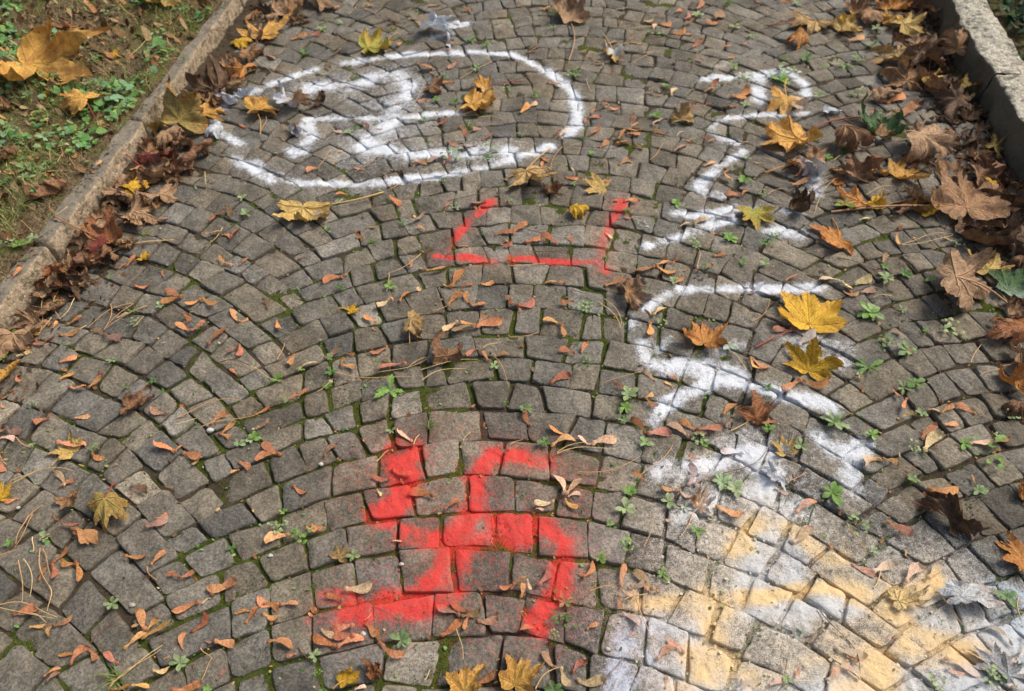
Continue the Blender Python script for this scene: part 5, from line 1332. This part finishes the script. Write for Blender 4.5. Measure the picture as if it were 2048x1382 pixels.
for c_, txt in NEEDLES.items():
    for s_ in txt.split():
        tw = s_[-1] == 't'
        if tw: s_ = s_[:-1]
        a, b, x, y = map(float, s_.split(','))
        ni += 1; rn = np.random.default_rng(5000 + ni)
        (xa, ya), (xb, yb) = cpx(c_, a, b), cpx(c_, x, y)
        A_ = ground_point(xa, ya); Bz = ground_point(xb, yb)
        A_ = np.array([A_[0], A_[1], A_[2] + .0022]); B2 = np.array([Bz[0], Bz[1], Bz[2] + .0022])
        T_ = np.linspace(0, 1, 10)[:, None]
        P_ = A_ * (1 - T_) + B2 * T_; Lg = np.linalg.norm(B2 - A_)
        nrm = np.array([-(B2 - A_)[1], (B2 - A_)[0], 0])
        P_ += nrm * rn.uniform(-.13, .13) * np.sin(T_ * np.pi) + nrm * rn.uniform(-.03, .03) * np.sin(T_ * 2 * np.pi)
        P_[:, 2] += .004 * np.sin(T_[:, 0] * np.pi) * min(1, Lg / .08) + .002
        r0 = rn.uniform(.0008, .0011) * (1.15 if tw else 1)
        V, Fq = tube(P_, np.linspace(r0 * 1.3, r0 * .7, 10), 5)
        col = np.array((.16, .085, .045)) if tw else np.array([(.64, .46, .21), (.58, .38, .17), (.52, .29, .13)][rn.integers(3)])
        o = mk('twig' if tw else 'pine_needle', V, [Fq], m_straw, None, tuple((A_ + B2) / 2), tint=col * rn.uniform(.85, 1.15), pf=.5)
        tag(o, None, 'twig' if tw else 'pine needle', 'dark leaf stalks and twigs' if tw else 'dry pine needles and pale stalks')
        ned_items.append((o, (xa + xb) / 2, (ya + yb) / 2, 'dark thin stalk' if tw else ('long curved tan needle' if Lg > .11 else 'short tan needle')))
rank_labels([q for q in ned_items if q[0].name.startswith('twig')], 'stalk')
rank_labels([q for q in ned_items if not q[0].name.startswith('twig')], 'needle')

# ------------------------------------------------------------------ small pebbles
def pebble(x, y, r, col, label):
    X, Y, Z0 = ground_point(x, y)
    th = np.linspace(0, np.pi, 9); ph = np.linspace(0, 2 * np.pi, 13)[:-1]
    V = []
    for t_ in th:
        for f_ in ph: V.append((math.sin(t_) * math.cos(f_), math.sin(t_) * math.sin(f_), math.cos(t_)))
    V = np.array(V); rr = 1 + .35 * fbm(V[:, 0] + x, V[:, 1] + V[:, 2], 1.3, 2)
    V = V * rr[:, None] * np.array([r, r * .75, r * .6]) + np.array([X, Y, Z0 + r * .2 - .003])
    n = 12; F_ = [(i * n + j, (i + 1) * n + j, (i + 1) * n + (j + 1) % n, i * n + (j + 1) % n) for i in range(8) for j in range(n)]
    tag(mk('pebble', V, [np.array(F_)], m_pebble, None, (X, Y, Z0), tint=col, pf=.2), label, 'pebble', 'small pebbles in the joints')
pebble(265, 1211, .0062, (.36, .32, .28), 'small round grey-brown pebble in a mossy joint at the lower left')
pebble(421, 862, .0085, (.50, .49, .48), 'flat white pebble beside a needle left of the red figure')
pebble(661, 764, .006, (.55, .48, .38), 'cream pebble in the joint above the pale cobbles, left of the dandelion')
pebble(642, 929, .006, (.50, .48, .46), 'small pale pebble in a joint left of the red figure, above the others')
pebble(803, 1129, .0055, (.52, .44, .38), 'small cream pebble in a red-dusted joint of the lower red figure')
pebble(541, 1112, .0052, (.45, .44, .40), 'small grey pebble in a mossy joint left of the lower red figure')
pebble(727, 1268, .0060, (.50, .49, .47), 'small whitish pebble under the seeds below the red figure')
pebble(37, 1016, .005, (.50, .46, .40), 'tiny cream pebble beside the bright yellow leaf at the left edge')
pebble(1293, 455, .0065, (.45, .44, .40), 'small grey pebble between the red four and the white crossed strokes')
pebble(1215, 1299, .0055, (.45, .40, .34), 'small tan pebble in the dark joint below the right foot of the red figure')

# ------------------------------------------------------------------ what nobody could count
def scatter_leaflets(n, sampler, s0, s1, colf, name, mat, parent=None, lump=.3, lab=None, pf=0.0):
    """many small irregular scraps or leaves as one mesh"""
    x, y, z, mul = sampler(n); n = len(x)
    a = RNG.uniform(0, 2 * np.pi, n); s_ = RNG.uniform(s0, s1, n) * mul; asp = RNG.uniform(.45, .95, n)
    tilt_x, tilt_y = RNG.normal(0, lump, n), RNG.normal(0, lump, n)
    m = 7; V = np.zeros((n, m + 1, 3))
    for i in range(m):
        t_ = 2 * np.pi * i / m; rr = RNG.uniform(.7, 1.15, n)
        lx, ly = np.cos(t_) * s_ * rr, np.sin(t_) * s_ * asp * rr
        V[:, i, 0] = x + lx * np.cos(a) - ly * np.sin(a); V[:, i, 1] = y + lx * np.sin(a) + ly * np.cos(a)
        V[:, i, 2] = z + lx * tilt_x + ly * tilt_y + s_ * RNG.uniform(0, .35, n)
    V[:, m] = np.stack([x, y, z + s_ * RNG.uniform(-.05, .3, n)], 1)
    V[:, :, 2] -= np.minimum(0, (V[:, :, 2] - z[:, None]).min(1))[:, None] * .8
    b0 = np.arange(n)[:, None] * (m + 1)
    F_ = np.concatenate([np.concatenate([b0 + i, b0 + (i + 1) % m, b0 + m], 1) for i in range(m)])
    T_ = np.repeat(colf(n), m + 1, 0)
    o = mk(name, V.reshape(-1, 3), [F_], mat, parent, tint=T_, pf=pf)
    tag(o, lab, kind='stuff'); return o

def region(u0, u1, v0, v1, zf, dens=None):
    def f(n):
        uu = RNG.uniform(u0, u1, n * 3); vv = RNG.uniform(v0, v1, n * 3)
        ok = np.ones(len(uu), bool) if dens is None else RNG.random(len(uu)) < dens(uu, vv)
        uu, vv = uu[ok][:n], vv[ok][:n]; X, Y = to_xy(uu, vv)
        return X, Y, zf(uu, vv), RNG.uniform(.6, 1.2, len(uu))
    return f
def cols(*cs):
    C_ = np.array(cs)
    return lambda n: C_[RNG.integers(0, len(C_), n)] * RNG.uniform(.7, 1.3, (n, 1))
clump = lambda s_, t_, k: (lambda u, v: np.clip((fbm(u, v, s_, 3) - t_) * k, 0, 1))
scatter_leaflets(9000, region(-2.8, -1.45, .7, 3.7, lambda u, v: bank_z(u, v) + .012, lambda u, v: np.clip((fbm(u, v, 3.6, 3) + .04 + .12 * (v < 2.1)) * 3, 0, 1)), .006, .017,
                 cols((.12, .26, .07), (.17, .36, .10), (.26, .44, .13), (.20, .36, .19)), 'ground_cover', m_weed, lab='low round-leaved green ground cover on the bank')
scatter_leaflets(6500, region(-2.8, -1.45, .5, 3.7, lambda u, v: bank_z(u, v) + .001, lambda u, v: .5 + 0 * u), .002, .017,
                 cols((.26, .15, .07), (.16, .09, .045), (.42, .22, .10), (.07, .045, .025), (.34, .24, .13)), 'bank_litter', m_litter, lump=.7, lab='crumbled brown leaf litter on the bank soil')
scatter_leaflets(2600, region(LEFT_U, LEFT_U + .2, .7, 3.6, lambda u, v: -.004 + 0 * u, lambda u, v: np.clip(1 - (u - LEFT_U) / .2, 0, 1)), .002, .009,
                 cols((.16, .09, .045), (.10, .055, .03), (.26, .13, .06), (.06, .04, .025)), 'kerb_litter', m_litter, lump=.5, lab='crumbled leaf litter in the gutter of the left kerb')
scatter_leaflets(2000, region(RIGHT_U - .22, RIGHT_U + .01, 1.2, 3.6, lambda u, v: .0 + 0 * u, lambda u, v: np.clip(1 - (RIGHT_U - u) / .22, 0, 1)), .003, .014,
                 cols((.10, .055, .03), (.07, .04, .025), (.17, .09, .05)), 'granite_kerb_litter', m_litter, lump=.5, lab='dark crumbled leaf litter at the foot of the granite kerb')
def spread(n):
    uu = RNG.uniform(LEFT_U, RIGHT_U, n); vv = RNG.uniform(.25, 3.5, n); X, Y = to_xy(uu, vv)
    return X, Y, RNG.choice([-.006, .0035], n), RNG.uniform(.6, 1.2, n)
scatter_leaflets(4200, spread, .0008, .0030, cols((.30, .17, .08), (.16, .10, .06), (.40, .30, .18), (.09, .07, .05), (.26, .24, .20)), 'crumbs', m_litter, lump=.5, lab='tiny leaf crumbs and grit over the cobbles', pf=.8)
scatter_leaflets(900, region(-1.445, -1.40, .6, 3.6, lambda u, v: .066 + 0 * u, lambda u, v: np.clip(fbm(u, v, 5, 3) + .35 + (-1.42 - u) * 14, 0, 1)), .001, .006,
                 cols((.16, .10, .05), (.08, .06, .035), (.30, .18, .09), (.10, .12, .04)), 'kerb_top_litter', m_litter, lump=.4, lab='soil crumbs and moss scraps spilling over the top of the left kerb')
def frag_s(n):
    k_ = RNG.integers(0, len(EP), n); P_ = EP[k_] + RNG.normal(0, .004, (n, 2))
    ok = (P_[:, 1] < 3.3); return P_[ok, 0], P_[ok, 1], RNG.choice([-.005, -.002, .001], ok.sum()), RNG.uniform(.5, 1.3, ok.sum())
scatter_leaflets(2600, frag_s, .0015, .0062, cols((.36, .19, .09), (.22, .12, .06), (.46, .30, .15), (.12, .08, .05), (.30, .13, .06)), 'leaf_fragments', m_litter, lump=.6, lab='broken brown leaf fragments caught in the joints', pf=.6)
def joint_s(n):
    X, Y, z = bed_sampler(.30)(n); return X, Y, z + .004, RNG.uniform(.5, 1.4, len(X))
scatter_leaflets(2600, joint_s, .0014, .0042, cols((.12, .26, .07), (.18, .34, .10), (.24, .36, .12), (.30, .30, .10)), 'seedlings', m_weed, lump=.6, lab='tiny green seedlings along the joints of the cobbles', pf=.5)
def spill(n):      # paint-caked grit in the joints of the sprayed corner
    X = RNG.uniform(.2, .95, n * 2); Y = RNG.uniform(.36, .75, n * 2)
    ok = paint_at(X, Y)[:, 3] > .45; X, Y = X[ok][:n], Y[ok][:n]
    return X, Y, RNG.choice([-.008, -.004, .002], len(X)), RNG.uniform(.6, 1.2, len(X))
scatter_leaflets(700, spill, .0012, .0045, cols((.4, .35, .28), (.5, .48, .44)), 'painted_grit', m_pebble, lump=.4, lab='paint-caked grit in the joints of the sprayed corner', pf=1.0)
def bank_s(dens, zoff=0):
    def f(n):
        uu = RNG.uniform(-2.8, -1.44, n * 4); vv = RNG.uniform(.6, 3.7, n * 4)
        ok = RNG.random(len(uu)) < dens(uu, vv); uu, vv = uu[ok][:n], vv[ok][:n]; X, Y = to_xy(uu, vv)
        return X, Y, bank_z(uu, vv) + zoff
    return f
V, Fc, T = blades(26000, bank_s(lambda u, v: np.clip((fbm(u, v, 4, 3) + .08) * 2.4, .02, 1)), .003, .010, .0014, green_t((.08, .10, .02), (.22, .25, .055)), .8)
tag(mk('bank_moss', V, Fc, m_moss, None, tint=T, smooth=False, pf=0), 'short green moss in patches over the bank', kind='stuff')
V, Fc, T = blades(17000, bank_s(lambda u, v: np.clip((fbm(u + 5, v, 3, 3) - .02) * 2.4, .03, .9) + .5 * (v < 1.75) * (u < -1.5)), .015, .055, .0010, green_t((.16, .28, .06), (.48, .48, .18)), 1.3)
tag(mk('grass', V, Fc, m_grass, None, tint=T, smooth=True, pf=0), 'thin green and straw coloured grass blades on the bank', kind='stuff')
V, Fc, T = blades(4500, bank_s(lambda u, v: .4 + 0 * u, .002), .012, .05, .0007, green_t((.34, .24, .11), (.55, .40, .18)), 2.6)
tag(mk('dry_stems', V, Fc, m_straw, None, tint=T, smooth=True, pf=0), 'dry straw stems lying over the bank', kind='stuff')
# beyond the granite kerb: moss on its outer edge and dark low leaves
def rim(n):
    vv = RNG.uniform(.5, 3.7, n); uu = 1.440 + RNG.uniform(0, .03, n) ** 1.0; X, Y = to_xy(uu, vv)
    return X, Y, .108 - (uu - 1.44) * 1.6
V, Fc, T = blades(9000, rim, .004, .012, .0016, green_t((.12, .15, .02), (.26, .28, .05)), .7)
tag(mk('kerb_moss', V, Fc, m_moss, None, tint=T, smooth=False, pf=0), 'yellow-green moss on the outer edge of the granite kerb', kind='stuff')
def ivy(n):
    uu = RNG.uniform(1.49, 2.4, n); vv = RNG.uniform(.8, 3.8, n); X, Y = to_xy(uu, vv)
    return X, Y, .06 + RNG.random(n) * (.05 + .10 * np.clip(uu - 1.48, 0, .5)), RNG.uniform(.7, 1.3, n)
scatter_leaflets(5200, ivy, .009, .021, cols((.025, .065, .02), (.035, .09, .03), (.02, .05, .018), (.05, .11, .03)), 'ivy', m_weed, lump=.7, lab='dark green ivy beyond the granite kerb')
